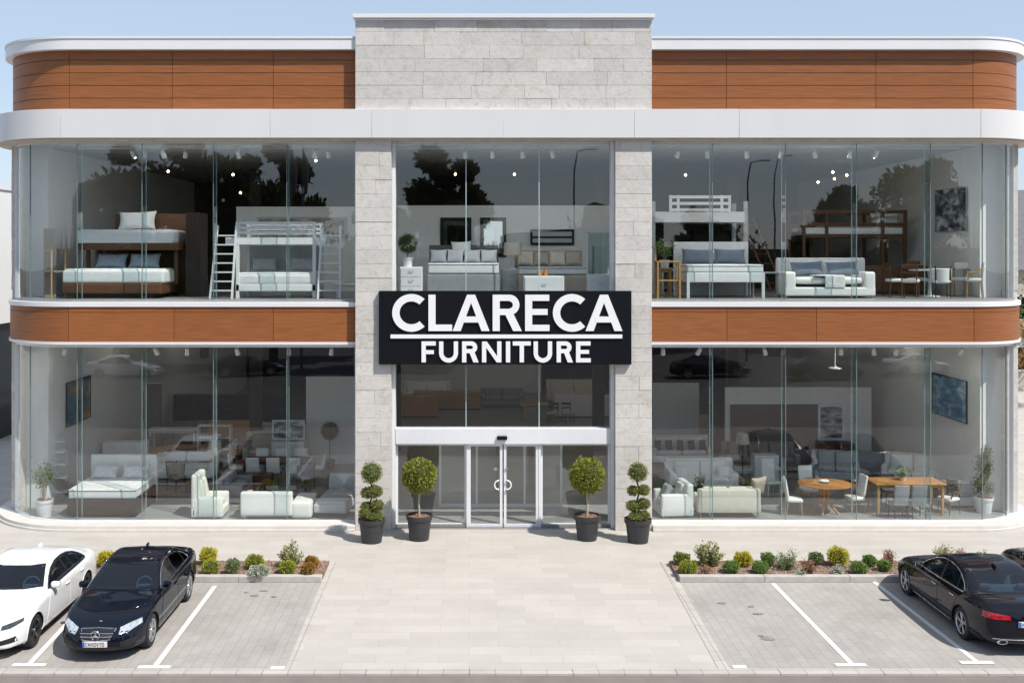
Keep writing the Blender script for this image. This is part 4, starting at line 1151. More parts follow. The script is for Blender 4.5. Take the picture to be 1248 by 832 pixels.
def pot(parent, r, h, mat, rim=True, soil=True):
    p = MB(); p.lathe([(0, .0), (r * .74, 0), (r * .76, .02), (r * .93, h * .80), (r * 1.0, h * .81), (r * 1.03, h * .86), (r * 1.04, h), (r * .96, h), (r * .93, h * .88), (0, h * .88)], n=32)
    p.build('pot', mat, parent, smooth=35)
    s = MB(); s.lathe([(0, h * .93), (r * .5, h * .925), (r * .94, h * .90)], n=20)
    for _ in range(70):
        t = rng.uniform(0, 6.3); q = r * .85 * math.sqrt(rng.random()); s.cbox((q * math.cos(t), q * math.sin(t), h * .925), (.06, .03, .02), rng.uniform(0, 6), rng.uniform(-.5, .5))
    s.build('bark_topping', M['soil'], parent)
def ball_topiary(px, label, grp, dx=0):
    Y = -1.1; x, _ = WX(px, Y), 0
    t = thing('potted_topiary', label, 'topiary', (x, Y, 0), rng.uniform(0, 6), grp)
    pot(t, .36, .70, M['pot'])
    tr = MB(); tr.tube([(0, 0, .6), (.012, .005, 1.0), (-.006, 0, 1.35), (.004, 0, 1.75)], [.035, .03, .028, .03], 10); tr.build('trunk', M['bark'], t, smooth=60)
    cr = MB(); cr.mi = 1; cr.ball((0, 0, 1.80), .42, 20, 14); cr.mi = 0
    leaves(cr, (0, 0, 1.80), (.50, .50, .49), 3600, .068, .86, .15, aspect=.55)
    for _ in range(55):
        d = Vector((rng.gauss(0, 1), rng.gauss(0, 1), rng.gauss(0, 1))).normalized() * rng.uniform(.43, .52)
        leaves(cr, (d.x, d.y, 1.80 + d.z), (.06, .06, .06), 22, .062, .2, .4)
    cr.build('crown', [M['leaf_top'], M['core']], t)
    return t
G1 = 'potted topiaries beside the entrance'
ball_topiary(511, 'potted lollipop topiary with one round crown left of the glass doors', G1)
ball_topiary(715.5, 'potted lollipop topiary with one round crown right of the glass doors', G1)
def tier_topiary(px, label, lobes, mir):
    Y = -1.35; x = WX(px, Y)
    t = thing('potted_topiary', label, 'topiary', (x, Y, 0), 0, G1)
    pot(t, .37, .66, M['pot'])
    tr = MB(); pts = [(.04 * math.sin(k * 1.1), .03 * math.cos(k), .55 + k * .12) for k in range(11)]; tr.tube(pts, .024, 8); tr.build('trunk', M['dark_bark'], t, smooth=60)
    cr = MB()
    for (lx, ly, lz, r, rz) in lobes:
        lx *= mir
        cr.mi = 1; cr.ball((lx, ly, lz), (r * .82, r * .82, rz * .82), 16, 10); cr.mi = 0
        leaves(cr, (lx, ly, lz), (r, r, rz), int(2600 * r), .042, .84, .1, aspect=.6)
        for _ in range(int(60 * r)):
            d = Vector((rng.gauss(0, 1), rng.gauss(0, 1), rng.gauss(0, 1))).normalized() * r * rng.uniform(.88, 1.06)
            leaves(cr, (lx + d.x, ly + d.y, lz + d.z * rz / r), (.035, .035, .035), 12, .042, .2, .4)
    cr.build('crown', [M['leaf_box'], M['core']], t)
LB = [(0, 0, 1.93, .31, .31), (.10, -.03, 1.42, .22, .19), (-.14, .03, 1.36, .18, .16), (.16, -.02, 1.02, .20, .17), (-.15, .02, .98, .17, .15), (-.16, -.10, .82, .20, .17), (.13, -.10, .74, .22, .13), (0, .1, .78, .20, .14)]
tier_topiary(453, 'potted topiary of stacked leafy balls before the left stone pier', LB, 1)
LB2 = [(0, 0, 1.95, .29, .29), (.16, -.03, 1.46, .18, .16), (-.13, .0, 1.43, .18, .15), (.15, -.02, 1.07, .20, .17), (-.12, .0, 1.0, .23, .17), (-.05, -.10, .74, .24, .12), (.14, -.05, .76, .20, .12)]
tier_topiary(777.5, 'potted topiary of stacked leafy balls before the right stone pier', LB2, 1)

def shrub(px, py, wpx, hpx, mat, label, style='ball', leaf=.05, n=None, grp='low shrubs in the planting beds'):
    x, y = G(px, py, .09); sc = (y - CAMY) / FPX; r = wpx * sc / 2; h = hpx * sc
    t = thing('shrub', label, 'shrub', (x, y, .085), rng.uniform(0, 6), grp)
    st = MB()
    for k in range(7):
        a = rng.uniform(0, 6.3); st.tube([(0, 0, -.02), (r * .3 * math.cos(a), r * .3 * math.sin(a), h * .35), (r * .6 * math.cos(a), r * .6 * math.sin(a), h * .7)], [.012, .009, .005], 5)
    st.build('stem', M['dark_bark'], t)
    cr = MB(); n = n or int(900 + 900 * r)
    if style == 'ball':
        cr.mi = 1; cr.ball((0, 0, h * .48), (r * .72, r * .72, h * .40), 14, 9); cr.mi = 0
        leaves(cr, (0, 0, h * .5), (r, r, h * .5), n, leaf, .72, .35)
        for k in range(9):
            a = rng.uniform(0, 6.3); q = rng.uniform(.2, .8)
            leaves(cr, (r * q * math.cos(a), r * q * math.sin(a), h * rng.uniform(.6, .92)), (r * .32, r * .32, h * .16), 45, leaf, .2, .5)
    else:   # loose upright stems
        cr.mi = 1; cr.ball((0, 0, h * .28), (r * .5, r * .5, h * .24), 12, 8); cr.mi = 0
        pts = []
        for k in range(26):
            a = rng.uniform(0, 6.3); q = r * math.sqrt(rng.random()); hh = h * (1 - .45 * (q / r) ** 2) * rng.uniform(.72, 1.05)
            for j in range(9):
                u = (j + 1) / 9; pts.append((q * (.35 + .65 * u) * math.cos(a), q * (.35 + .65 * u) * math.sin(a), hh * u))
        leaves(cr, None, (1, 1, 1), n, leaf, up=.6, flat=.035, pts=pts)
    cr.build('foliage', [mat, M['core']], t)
S_ = shrub
# left bed
S_(130, 690, 25, 20, M['leaf_yel'], 'yellow-leaved rounded shrub between the white car and the black car')
S_(254, 687, 23, 21, M['leaf_yel'], 'yellow rounded shrub just right of the black car roof, at the rear of the bed')
S_(256.5, 699.5, 23, 18, M['leaf_lime'], 'small olive green shrub in front of the yellow one beside the black car')
S_(283.5, 699, 21, 20, M['leaf_sage'], 'grey-green tufted shrub between the two yellow shrubs of the left bed', leaf=.04)
S_(310.5, 692, 24, 17, M['leaf_lime'], 'yellow-green rounded shrub behind the white flowering one')
S_(316, 703, 27, 15, M['leaf_white'], 'low white flowering shrub at the front of the left bed', leaf=.045)
S_(354, 691, 27, 32, M['leaf_var'], 'tall variegated shrub, the tallest in the left bed', 'up', .07, 1500)
S_(350, 698.5, 22, 16, M['leaf_lime'], 'small round green shrub at the foot of the tall variegated shrub in the left bed')
S_(380, 692, 18, 15, M['leaf_rust'], 'rusty orange shrub behind the small round one at the right end of the left bed')
S_(375.5, 701, 19, 16, M['leaf_rust'], 'small green and orange shrub at the right end of the left bed, in front')
# right bed
S_(831, 687, 21, 14, M['leaf_box'], 'olive shrub at the rear left corner of the right bed')
S_(838.5, 698.5, 24, 16, M['leaf_lime'], 'bright green shrub at the front left corner of the right bed')
S_(864, 688, 35, 30, M['leaf_var'], 'tall variegated shrub, the tallest in the right bed', 'up', .07, 1900)
S_(860, 700, 20, 12, M['leaf_pink'], 'low reddish tuft in front of the tall variegated shrub of the right bed', 'up', .05, 500)
S_(891.5, 697.5, 21, 15, M['leaf_grn'], 'small green shrub just left of the lemon yellow one in the right bed')
S_(906, 689, 23, 17, M['leaf_yel'], 'lemon yellow rounded shrub near the left end of the right bed')
S_(936, 689, 18, 17, M['leaf_grn'], 'dark green upright tuft right of the lemon yellow shrub', leaf=.04)
S_(926.5, 698, 21, 15, M['leaf_grn'], 'rounded green shrub in front of the dark green upright tuft')
S_(960, 693, 31, 24, M['leaf_sage'], 'loose green and cream shrub near the middle of the right bed', 'up', .05, 1300)
S_(985, 697, 20, 17, M['leaf_pink'], 'rust-brown shrub beside the loose green and cream one', 'up', .05, 800)
S_(975, 702, 17, 9, M['leaf_white'], 'low pale flowering tuft at the front of the right bed, under the rust-brown shrub', 'up', .04, 400)
S_(994.5, 687, 19, 15, M['leaf_sage'], 'grey-green shrub behind the rust-brown one')
S_(1021.5, 688.5, 28, 23, M['leaf_yel'], 'golden yellow bush, the largest yellow one in the right bed')
S_(1021, 701, 17, 13, M['leaf_white'], 'low pale variegated tuft in front of the golden yellow bush', 'up', .055, 500)
S_(1047, 698.5, 22, 14, M['leaf_grn'], 'bright green mound between the golden bush and the dark blue car, in front')
S_(1060, 689, 17, 13, M['leaf_grn'], 'small green mound behind the bright green one near the dark blue car')
S_(1078, 695, 18, 14, M['leaf_grn'], 'green shrub right against the front wheel of the dark blue car')
S_(1084, 688, 17, 20, M['leaf_pink'], 'pinkish brown shrub showing above the nose of the dark blue car', 'up', .05, 700)
S_(1150, 684, 24, 22, M['leaf_var'], 'straw yellow shrub showing above the bonnet of the dark blue car', 'up', .06, 800)
S_(1171, 684, 15, 18, M['leaf_pink'], 'brownish twiggy shrub beside the straw yellow one behind the dark blue car', 'up', .05, 500)
S_(1200, 686, 18, 15, M['leaf_var'], 'small straw-coloured shrub behind the roof of the dark blue car', 'up', .06, 500)

# ------------------------------------------------------------------ neighbours and what stands across the road
nb = thing('neighbour_building', 'pale grey building with dark ground floor glazing at the left edge', 'building', (-22.3, 14.0, 0))
m = MB(); m.box(-8, 2.2, 0, 10, 5.0, 10.75); m.build('wall', M['plaster'], nb)
m = MB(); m.box(-8, 2.26, -.06, 10, 10.752, 11.0); m.build('coping', M['white_metal'], nb)
m = MB(); m.box(-8, 2.0, .2, 10, .002, 4.998); m.build('window', pmat('dark_glazing', (.02, .025, .03), .1), nb)
for x in (-6, -3.6, -1.2, 1.2):
    m = MB(); m.box(x - .05, x + .05, .12, .19, .002, 4.99); m.build('mullion', M['black'], nb)
def house(x, y, w, d, h, rh, label, wallm, roofm):
    t = thing('house', label, 'house', (x, y, 0))
    m = MB(); m.box(-w / 2, w / 2, 0, d, 0, h); m.build('wall', wallm, t)
    m = MB(); m.add([(-w / 2 - .4, -.4, h), (w / 2 + .4, -.4, h), (w / 2 + .4, d + .4, h), (-w / 2 - .4, d + .4, h), (-w / 2 - .4, d / 2, h + rh), (w / 2 + .4, d / 2, h + rh)], [(0, 1, 5, 4), (2, 3, 4, 5), (0, 4, 3), (1, 2, 5), (3, 2, 1, 0)]); m.build('roof', roofm, t)
    for k in range(int(w // 3)):
        for z in ([1.0] if h < 4 else [1.0, 4.0]):
            f = MB(); xx = -w / 2 + 1.5 + 3 * k; f.box(xx - .65, xx + .65, -.05, .03, z, z + 1.5); fo = f.build('window', M['frame'], t)
            p = MB(); p.box(xx - .55, xx + .55, -.058, -.051, z + .1, z + 1.4); p.build('pane', M['frit'], fo)
    return t
SLATE = pmat('slate_roof', (.13, .13, .14), .8, var=.2, scale=6); RENDER = pmat('pale_render', (.45, .42, .38), .85)
house(35.2, 32, 8, 10, 7.0, 5.0, 'far house with slate roof showing at the right edge beside the store', RENDER, SLATE)
def tree(x, y, h, cr, label, mat, n=2600, lf=.42, grp='trees across the road mirrored in the glass', th=.35, proto=None):
    t = thing('leafy_tree', label, 'tree', (x, y, 0), rng.uniform(0, 6), grp)
    tr = MB(); tr.tube([(0, 0, 0), (.1, .05, h * .3), (-.05, .1, h * .55), (0, 0, h * .85)], [h * .022, h * .017, h * .012, .04], 9)
    for k in range(9):
        a = k * 2.4; z = h * rng.uniform(.3, .6)
        tr.tube([(0, 0, z), (cr * .4 * math.cos(a), cr * .4 * math.sin(a), z + h * .12), (cr * .8 * math.cos(a), cr * .8 * math.sin(a), z + h * .2)], [h * .008, h * .005, .02], 6)
    tr.build('trunk', M['dark_bark'], t, smooth=60)
    c = MB()
    for k in range(26):
        while True:
            d = Vector((rng.uniform(-1, 1), rng.uniform(-1, 1), rng.uniform(-1, 1)))
            if d.length < 1: break
        q = rng.uniform(.22, .42)
        leaves(c, (d.x * cr * .75, d.y * cr * .75, h * (.5 + th) * .72 + d.z * h * th * .9 + h * .12), (cr * q, cr * q, cr * q * .8), n // 26, lf, .3, .2)
    c.build('crown', mat, t)
    return t
# ------------------------------------------------------------------ furniture builders (front faces -Y, origin on the floor)
def gz(upper): return UF if upper else GF
def sofa(label, x, y, up, w, d, h, mat, rz=0, n=2, arms=(1, 1), seat=.44, armw=.20, legh=.07, cat='sofa', armh=.62, pillowy=.04, legmat=None, grp=None):
    t = thing('sofa' if cat == 'sofa' else 'armchair', label, cat, (x, y, gz(up)), rz, grp)
    b = MB(); b.rbox((0, 0, legh + .13), (w, d, .26), .04); b.build('base', mat, t, smooth=60)
    b = MB(); b.rbox((0, d / 2 - .11, (h + legh) / 2), (w, .22, h - legh), .07, .02); b.build('backrest', mat, t, smooth=60)
    for k, s in enumerate((-1, 1)):
        if arms[k]:
            a = MB(); a.rbox((s * (w / 2 - armw / 2), -.02, (armh + legh) / 2), (armw, d * .96, armh - legh), .07, .02); a.build('armrest', mat, t, smooth=60)
    x0 = -w / 2 + (armw if arms[0] else 0) + .01; x1 = w / 2 - (armw if arms[1] else 0) - .01; cw = (x1 - x0) / n
    for i in range(n):
        c = MB(); c.rbox((x0 + cw * (i + .5), -.08, seat - .02), (cw - .015, d - .30, .17), .06, pillowy); c.build('seat_cushion', mat, t, smooth=60)
        c = MB(); c.rbox((x0 + cw * (i + .5), d / 2 - .27, seat + .26), (cw - .02, .17, h - seat - .02), .07, pillowy, rx=-.16); c.build('back_cushion', mat, t, smooth=60)
    for sx in (-1, 1):
        for sy in (-1, 1):
            l = MB(); l.cyl((sx * (w / 2 - .09), sy * (d / 2 - .09), 0), (sx * (w / 2 - .09), sy * (d / 2 - .09), legh + .03), .022, .03, 8); l.build('leg', legmat or M['w_oak'], t)
    return t
def pillow(label, x, y, z, w, h, mat, rz=0, tilt=-.45, d=.16, grp='pillows and cushions'):
    """stands leaning back; z is the height it rests at"""
    t = MB(); n = 12; vs = []; fs = []; Mx = Matrix.Translation((0, 0, h / 2 * math.cos(tilt) + .03)) @ Matrix.Rotation(tilt, 4, 'X') @ Matrix.Rotation(rng.uniform(-.05, .05), 4, 'Y')
    ph = rng.uniform(0, 6)
    for sd in (-1, 1):
        for i in range(n + 1):
            for j in range(n + 1):
                u, v = -1 + 2 * i / n, -1 + 2 * j / n
                th = d * .62 * ((1 - u ** 4) * (1 - v ** 4)) ** .5 * (1 + .12 * math.sin(3 * u + ph) * math.cos(2.3 * v + ph)) + .006
                vs.append(Mx @ Vector((u * w / 2 * (1 - .09 * (1 - v * v)), sd * th, v * h / 2 * (1 - .10 * (1 - u * u)))))
        o_ = (n + 1) ** 2 if sd > 0 else 0
        for i in range(n):
            for j in range(n):
                q = (o_ + i * (n + 1) + j, o_ + (i + 1) * (n + 1) + j, o_ + (i + 1) * (n + 1) + j + 1, o_ + i * (n + 1) + j + 1); fs.append(q if sd < 0 else q[::-1])
    N2 = (n + 1) ** 2; bd = [i * (n + 1) for i in range(n + 1)] + [n * (n + 1) + j for j in range(1, n + 1)] + [i * (n + 1) + n for i in range(n - 1, -1, -1)] + [j for j in range(n - 1, 0, -1)]
    fs += [(bd[k], N2 + bd[k], N2 + bd[(k + 1) % len(bd)], bd[(k + 1) % len(bd)]) for k in range(len(bd))]
    t.add(vs, fs)
    o = t.build('pillow', mat, None, smooth=60); o.location = (x, y, z); o.rotation_euler = (0, 0, rz)
    return tag(o, label, 'pillow', grp)
def bed(label, x, y, up, w, l, mh, hb, fmat, mmat, hmat=None, rz=0, base_h=.30, cover=None, legs=True, mth=.24, hbt=.10, grp=None, name='bed'):
    """foot towards -Y; origin under the bed's middle; mh = top of mattress"""
    t = thing(name, label, 'bed', (x, y, gz(up)), rz, grp)
    b = MB(); zb = mh - mth
    if legs:
        b.rbox((0, 0, zb - base_h / 2 + .04), (w, l, base_h), .02); b.build('frame', fmat, t, smooth=50)
        for sx in (-1, 1):
            for sy in (-1, 1):
                g = MB(); g.box(*sorted((sx * (w / 2 + .004), sx * (w / 2 - .085))), *sorted((sy * (l / 2 + .004), sy * (l / 2 - .085))), 0, zb + .04); g.build('leg', fmat, t, bevel=.008)
    else:
        b.rbox((0, 0, (zb + .02) / 2 + .03), (w, l, zb - .04), .03); b.build('frame', fmat, t, smooth=50)
        p = MB(); p.box(-w / 2 + .1, w / 2 - .1, -l / 2 + .1, l / 2 - .1, .001, .06); p.build('plinth', M['w_dark'], t)
    mt = MB(); mt.rbox((0, -.02, zb + mth / 2 + .02), (w - .04, l - .1, mth), .06, .015); mo = mt.build('mattress', mmat, t, smooth=60)
    for z in (zb + .045, zb + mth - .005):
        pp = MB(); hw, hl = (w - .04) / 2, (l - .1) / 2; pts = []
        for cx_, cy_, a0 in ((hw - .06, -hl + .06, -90), (hw - .06, hl - .06, 0), (-hw + .06, hl - .06, 90), (-hw + .06, -hl + .06, 180)):
            for k in range(5): a = R(a0 + 22.5 * k); pts.append((cx_ + .063 * math.cos(a), cy_ - .02 + .063 * math.sin(a), z))
        pp.tube(pts, .010, 5, True); pp.build('piping', M['piping'], mo, smooth=60)
    if cover:
        c = MB(); c.rbox((0, -.12, mh + .005), (w - .02, l - .35, .06), .028, .015); c.build('quilt', cover, t, smooth=60)
    if hb:
        h = MB(); h.rbox((0, l / 2 + hbt / 2 - .02, hb / 2), (w + .04, hbt, hb), .03, .01); h.build('headboard', hmat or fmat, t, smooth=50)
    return t
def chair(label, x, y, up, rz, style='shell', smat=None, fmat=None, grp='dining chairs', sh=.46, bh=.92):
    t = thing('dining_chair' if style != 'arm' else 'armchair', label, 'chair', (x, y, gz(up)), rz, grp)
    smat = smat or M['f_white']; fmat = fmat or M['w_oak']
    s = MB(); s.rbox((0, -.01, sh), (.48, .47, .10), .04, .015); s.build('seat', smat, t, smooth=60)
    for sx in (-1, 1):
        l = MB(); l.tube([(sx * .20, -.19, sh - .03), (sx * .215, -.22, 0)], [.022, .014], 8); l.build('leg', fmat, t, smooth=60)
        l = MB()
        if style == 'shell': l.tube([(sx * .19, .19, sh - .03), (sx * .20, .25, 0)], [.022, .014], 8)
        else: l.tube([(sx * .22, .25, bh), (sx * .21, .20, sh), (sx * .21, .25, 0)], [.016, .022, .014], 8)
        l.build('leg', fmat, t, smooth=60)
    if style == 'shell':
        b = MB(); b.rbox((0, .235, sh + (bh - sh) / 2 + .02), (.46, .07, bh - sh + .05), .034, .02, rx=-.16); b.build('backrest', smat, t, smooth=60)
    elif style == 'slat':
        b = MB(); b.rbox((0, .25, bh - .05), (.44, .035, .12), .015); b.rbox((0, .235, bh - .24), (.42, .03, .07), .012); b.build('backrest', fmat, t, smooth=60)
    elif style == 'arm':
        b = MB(); pts = [(-.27, -.15, sh + .22)] + [(-.27 * math.cos(R(a)), .02 + .27 * math.sin(R(a)), sh + .24 + .10 * math.sin(R(a))) for a in range(0, 181, 15)] + [(.27, -.15, sh + .22)]
        b.tube(pts, .022, 8); b.build('arm_rail', fmat, t, smooth=60)
        b = MB(); b.rbox((0, .24, bh - .12), (.42, .05, .22), .02, .01); b.build('backrest', smat, t, smooth=60)
        for sx in (-1, 1):
            l = MB(); l.tube([(sx * .27, -.15, sh + .22), (sx * .23, -.19, sh)], .016, 8); l.build('arm_post', fmat, t, smooth=60)
    elif style == 'tub':
        b = MB(); n = 14; vs = []
        for k in range(n + 1):
            a = R(-25 + 230 * k / n)
            for (rr, z) in ((.27, sh - .02), (.30, bh - .10), (.27, bh - .08), (.23, sh)): vs.append((rr * math.cos(a), .0 + rr * math.sin(a), z))
        fs = []
        for k in range(n):
            for j in range(3): fs.append((k * 4 + j, k * 4 + 4 + j, k * 4 + 5 + j, k * 4 + 1 + j))
        b.add(vs, fs); b.build('backrest', smat, t, smooth=60)
    return t
def table(label, x, y, up, w, d, h, top, legmat, rz=0, legs='four', glass=False, grp=None, name='table', th=.045):
    t = thing(name, label, 'table', (x, y, gz(up)), rz, grp)
    tp = MB(); tp.rbox((0, 0, h - th / 2), (w, d, th), .012) if not glass else tp.box(-w / 2, w / 2, -d / 2, d / 2, h - .012, h)
    tp.build('tabletop', top, t, smooth=40)
    if legs == 'four':
        for sx in (-1, 1):
            for sy in (-1, 1):
                l = MB(); l.box(sx * (w / 2 - .10) - .035, sx * (w / 2 - .10) + .035, sy * (d / 2 - .10) - .035, sy * (d / 2 - .10) + .035, 0, h - th); l.build('leg', legmat, t, bevel=.006)
        a = MB(); a.box(-w / 2 + .14, w / 2 - .14, -d / 2 + .085, -d / 2 + .11, h - th - .09, h - th); a.box(-w / 2 + .14, w / 2 - .14, d / 2 - .11, d / 2 - .085, h - th - .09, h - th); a.build('apron', legmat, t)
    else:
        for s in (-1, 1):
            f = MB(); xx = s * (w / 2 - .12); f.box(xx - .02, xx + .02, -d / 2 + .05, -d / 2 + .09, 0, h - th); f.box(xx - .02, xx + .02, d / 2 - .09, d / 2 - .05, 0, h - th); f.box(xx - .02, xx + .02, -d / 2 + .09, d / 2 - .09, 0.001, .04); f.build('leg_frame', legmat, t)
    return t
def round_table(label, x, y, up, r, h, top, legmat, style='cross', sy=1.0):
    t = thing('round_table', label, 'table', (x, y, gz(up)), .3)
    p = MB(); p.lathe([(0, h - .045), (r - .03, h - .045), (r, h - .03), (r, h - .008), (r - .012, h), (0, h)], n=40)
    if sy != 1: p.v = [(a, b * sy, c) for a, b, c in p.v]
    p.build('tabletop', top, t, smooth=35)
    if style == 'cross':
        for k in range(4):
            a = math.pi / 4 + k * math.pi / 2; l = MB()
            l.tube([(.06 * math.cos(a), .06 * math.sin(a), h - .05), (.10 * math.cos(a), .10 * math.sin(a), h * .45), (.24 * math.cos(a), .24 * math.sin(a), h * .2), (.42 * math.cos(a), .42 * math.sin(a), 0)], [.045, .05, .045, .035], 8); l.build('leg', legmat, t, smooth=60)
    else:
        l = MB(); l.lathe([(0, 0), (.30, 0), (.30, .02), (.06, .05), (.045, h * .5), (.06, h - .05)], n=24); l.build('pedestal', legmat, t, smooth=40)
    return t
def cabinet(label, x, y, up, w, d, h, mat, rows=2, cols=1, rz=0, knob=None, name='cabinet', cat='cabinet', legh=.06, grp=None):
    t = thing(name, label, cat, (x, y, gz(up)), rz, grp)
    b = MB(); b.box(-w / 2, w / 2, -d / 2, d / 2, legh, h); b.build('carcass', mat, t, bevel=.008)
    f = MB(); f.box(-w / 2 + .03, w / 2 - .03, -d / 2 + .03, d / 2 - .03, 0.001, legh - .001); f.build('plinth', M['w_dark'], t)
    hh = (h - legh - .05) / rows; ww = (w - .04) / cols
    for r in range(rows):
        for c in range(cols):
            x0 = -w / 2 + .02 + c * ww + .008; z0 = legh + .02 + r * hh + .008
            q = MB(); q.box(x0, x0 + ww - .016, -d / 2 - .02, -d / 2 - .001, z0, z0 + hh - .016); dr = q.build('drawer', mat, t, bevel=.004)
            k = MB(); xc = x0 + (ww - .016) / 2; k.tube([(xc - .07, -d / 2 - .02, z0 + hh * .62), (xc - .06, -d / 2 - .05, z0 + hh * .60), (xc + .06, -d / 2 - .05, z0 + hh * .60), (xc + .07, -d / 2 - .02, z0 + hh * .62)], .008, 6); k.build('handle', knob or M['steel'], dr, smooth=60)
    return t
def shelf(label, x, y, up, w, d, h, n, mat, sides=True, back=None, rz=0, cols=1, name='shelf_unit', cat='shelf', grp=None):
    t = thing(name, label, cat, (x, y, gz(up)), rz, grp)
    for i in range(n):
        z = h * i / (n - 1); b = MB(); b.box(-w / 2 + .031, w / 2 - .031, -d / 2, d / 2, max(.002, z - .03), max(.032, z)); b.build('shelf', mat, t)
    for s in (-1, 1):
        b = MB()
        if sides: b.box(*sorted((s * w / 2, s * (w / 2 - .03))), -d / 2 - .002, d / 2 + .002, 0, h + .002)
        else:
            for yy in (-1, 1): b.box(s * (w / 2 - .015) - .015, s * (w / 2 - .015) + .015, yy * (d / 2 - .02) - .02, yy * (d / 2 - .02) + .02, 0, h + .05)
        b.build('upright', mat, t)
    for c in range(1, cols):
        b = MB(); xx = -w / 2 + w * c / cols; b.box(xx - .012, xx + .012, -d / 2 + .01, d / 2 - .01, .04, h - .04); b.build('divider', mat, t)
    if back: b = MB(); b.box(-w / 2 + .031, w / 2 - .031, d / 2 + .003, d / 2 + .02, .01, h); b.build('back_panel', back, t)
    return t
def picture(label, c, w, h, frame, art, ang=0, fw=.05, name='framed_picture', cat='picture', glass=None):
    """hangs with its face towards -Y before turning by ang"""
    t = thing(name, label, cat, c, ang)
    f = MB(); f.box(-w / 2, w / 2, -.03, .02, -h / 2, -h / 2 + fw); f.box(-w / 2, w / 2, -.03, .02, h / 2 - fw, h / 2); f.box(-w / 2, -w / 2 + fw, -.03, .02, -h / 2 + fw, h / 2 - fw); f.box(w / 2 - fw, w / 2, -.03, .02, -h / 2 + fw, h / 2 - fw)
    f.build('frame', frame, t)
    a = MB(); a.box(-w / 2 + fw, w / 2 - fw, -.012, .012, -h / 2 + fw, h / 2 - fw); a.build('canvas', art, t)
    return t
def partition(label, x0, x1, y, up, h, mat=None, t_=.12, z0=None):
    t = thing('display_partition', label, 'partition', ((x0 + x1) / 2, y, gz(up) if z0 is None else z0))
    w = x1 - x0; b = MB(); b.box(-w / 2, w / 2, 0, t_, 0.001, h); b.build('panel', mat or M['plaster'], t)
    b = MB(); b.box(-w / 2 - .01, w / 2 + .01, -.01, t_ + .01, h + .001, h + .03); b.build('top_rail', M['w_white'], t)
    return t
def lampx(label, x, y, z, h=.62, r=.2):
    t = thing('table_lamp', label, 'lamp', (x, y, z))
    b = MB(); b.lathe([(0, 0), (.09, 0), (.09, .02), (.025, .05), (.05, h * .25), (.02, h * .5), (.012, h * .62)], n=18); b.build('base', M['w_white'], t, smooth=50)
    s = MB(); s.lathe([(r, h * .52), (r * .92, h)], n=28); s.lathe([(r * .98, h * .52), (r * .90, h)], n=28); s.build('lamp_shade', M['shade'], t, smooth=60); return t
def pot_plant(label, x, y, z, h, cr, potr, poth, potm, lm, n=500, lf=.09, style='tree', name='potted_plant'):
    t = thing(name, label, 'plant', (x, y, z), rng.uniform(0, 6)); pot(t, potr, poth, potm)
    st = MB(); pts = []
    for k in range(9):
        a = k * 2.4; q = cr * rng.uniform(.3, .85); zz = h * rng.uniform(.72, .98) if style == 'tree' else rng.uniform(poth + .25, h)
        p = [(.02 * math.cos(a), .02 * math.sin(a), poth * .8), (q * .3 * math.cos(a), q * .3 * math.sin(a), poth + (zz - poth) * .55), (q * math.cos(a), q * math.sin(a), zz)]
        st.tube(p, [.016, .011, .004], 6)
        for j in range(8):
            u = .45 + .55 * j / 7; pts.append(tuple(p[1][i] + (p[2][i] - p[1][i]) * (u - .45) / .55 for i in range(3)))
    st.build('stem', M['bark'], t, smooth=60)
    c = MB(); leaves(c, None, (1, 1, 1), n, lf, up=.2, flat=cr * .22, pts=pts); c.build('foliage', lm, t); return t
def small_topiary(label, x, y, z, h, r, potm):
    t = thing('indoor_topiary', label, 'topiary', (x, y, z)); pot(t, r * .55, r * .9, potm)
    s = MB(); s.cyl((0, 0, r * .6), (0, 0, h - r), .014, n=8); s.build('trunk', M['dark_bark'], t)
    c = MB(); c.mi = 1; c.ball((0, 0, h - r), r * .85, 14, 10); c.mi = 0; leaves(c, (0, 0, h - r), (r, r, r), 900, .045, .85); c.build('crown', [M['leaf_ind'], M['core']], t); return t
def X(px, y): return WX(px, y)
def Zr(py, y, up): return WZ(py, y) - gz(up)

# ================================================================== ground floor, left
pot_plant('slender potted tree in a white pot at the curved left corner of the ground floor', X(54, 1.1), 1.1, GF, 1.62, .42, .26, .52, M['white_pot'], M['leaf_ind'], 620, .085)
t = thing('glass_shelf', 'stepped glass shelf stand behind the slender potted tree', 'shelf', (X(72, 2.9), 2.9, GF))
for i, (w_, z) in enumerate(((.62, .35), (.56, .80), (.50, 1.22), (.46, 1.62), (.42, 1.95))):
    b = MB(); b.box(-w_ / 2, w_ / 2, -.2, .2, z, z + .03); b.build('shelf', M['w_white'], t)
for sx in (-1, 1):
    b = MB(); b.tube([(sx * .33, 0, 0), (sx * .20, 0, 2.0)], .018, 8); b.build('upright', M['steel'], t)
picture('blue and amber canvas on the left inner wall of the ground floor', (-13.17, 4.75, WZ(488, 4.75)), 2.2, 1.45, M['black'], M['art_amber'], math.pi / 2, .02)
bx = (X(80, .9) + X(166, .9)) / 2
bed('wide white bed with printed mattress and dark brown base in the lower left window', bx, 2.0, 0, 2.08, 2.1, .80, 1.50, M['w_dark'], M['tick'], M['f_white'], legs=False, cover=M['print'], mth=.27, hbt=.16)
for k, s in enumerate((-1, 1)): pillow('white pillow on the %s half of the wide bed with the dark brown base' % ('left' if s < 0 else 'right'), bx + s * .48, 2.70, GF + .82, .82, .46, M['print'], tilt=-.75)
sofa('white high-backed armchair seen side-on, facing right, beside the low chaise sofa', X(256, 1.2), 1.25, 0, .95, .95, 1.32, M['f_white'], math.pi / 2, 1, cat='armchair', armw=.16, armh=.66, legh=.05)
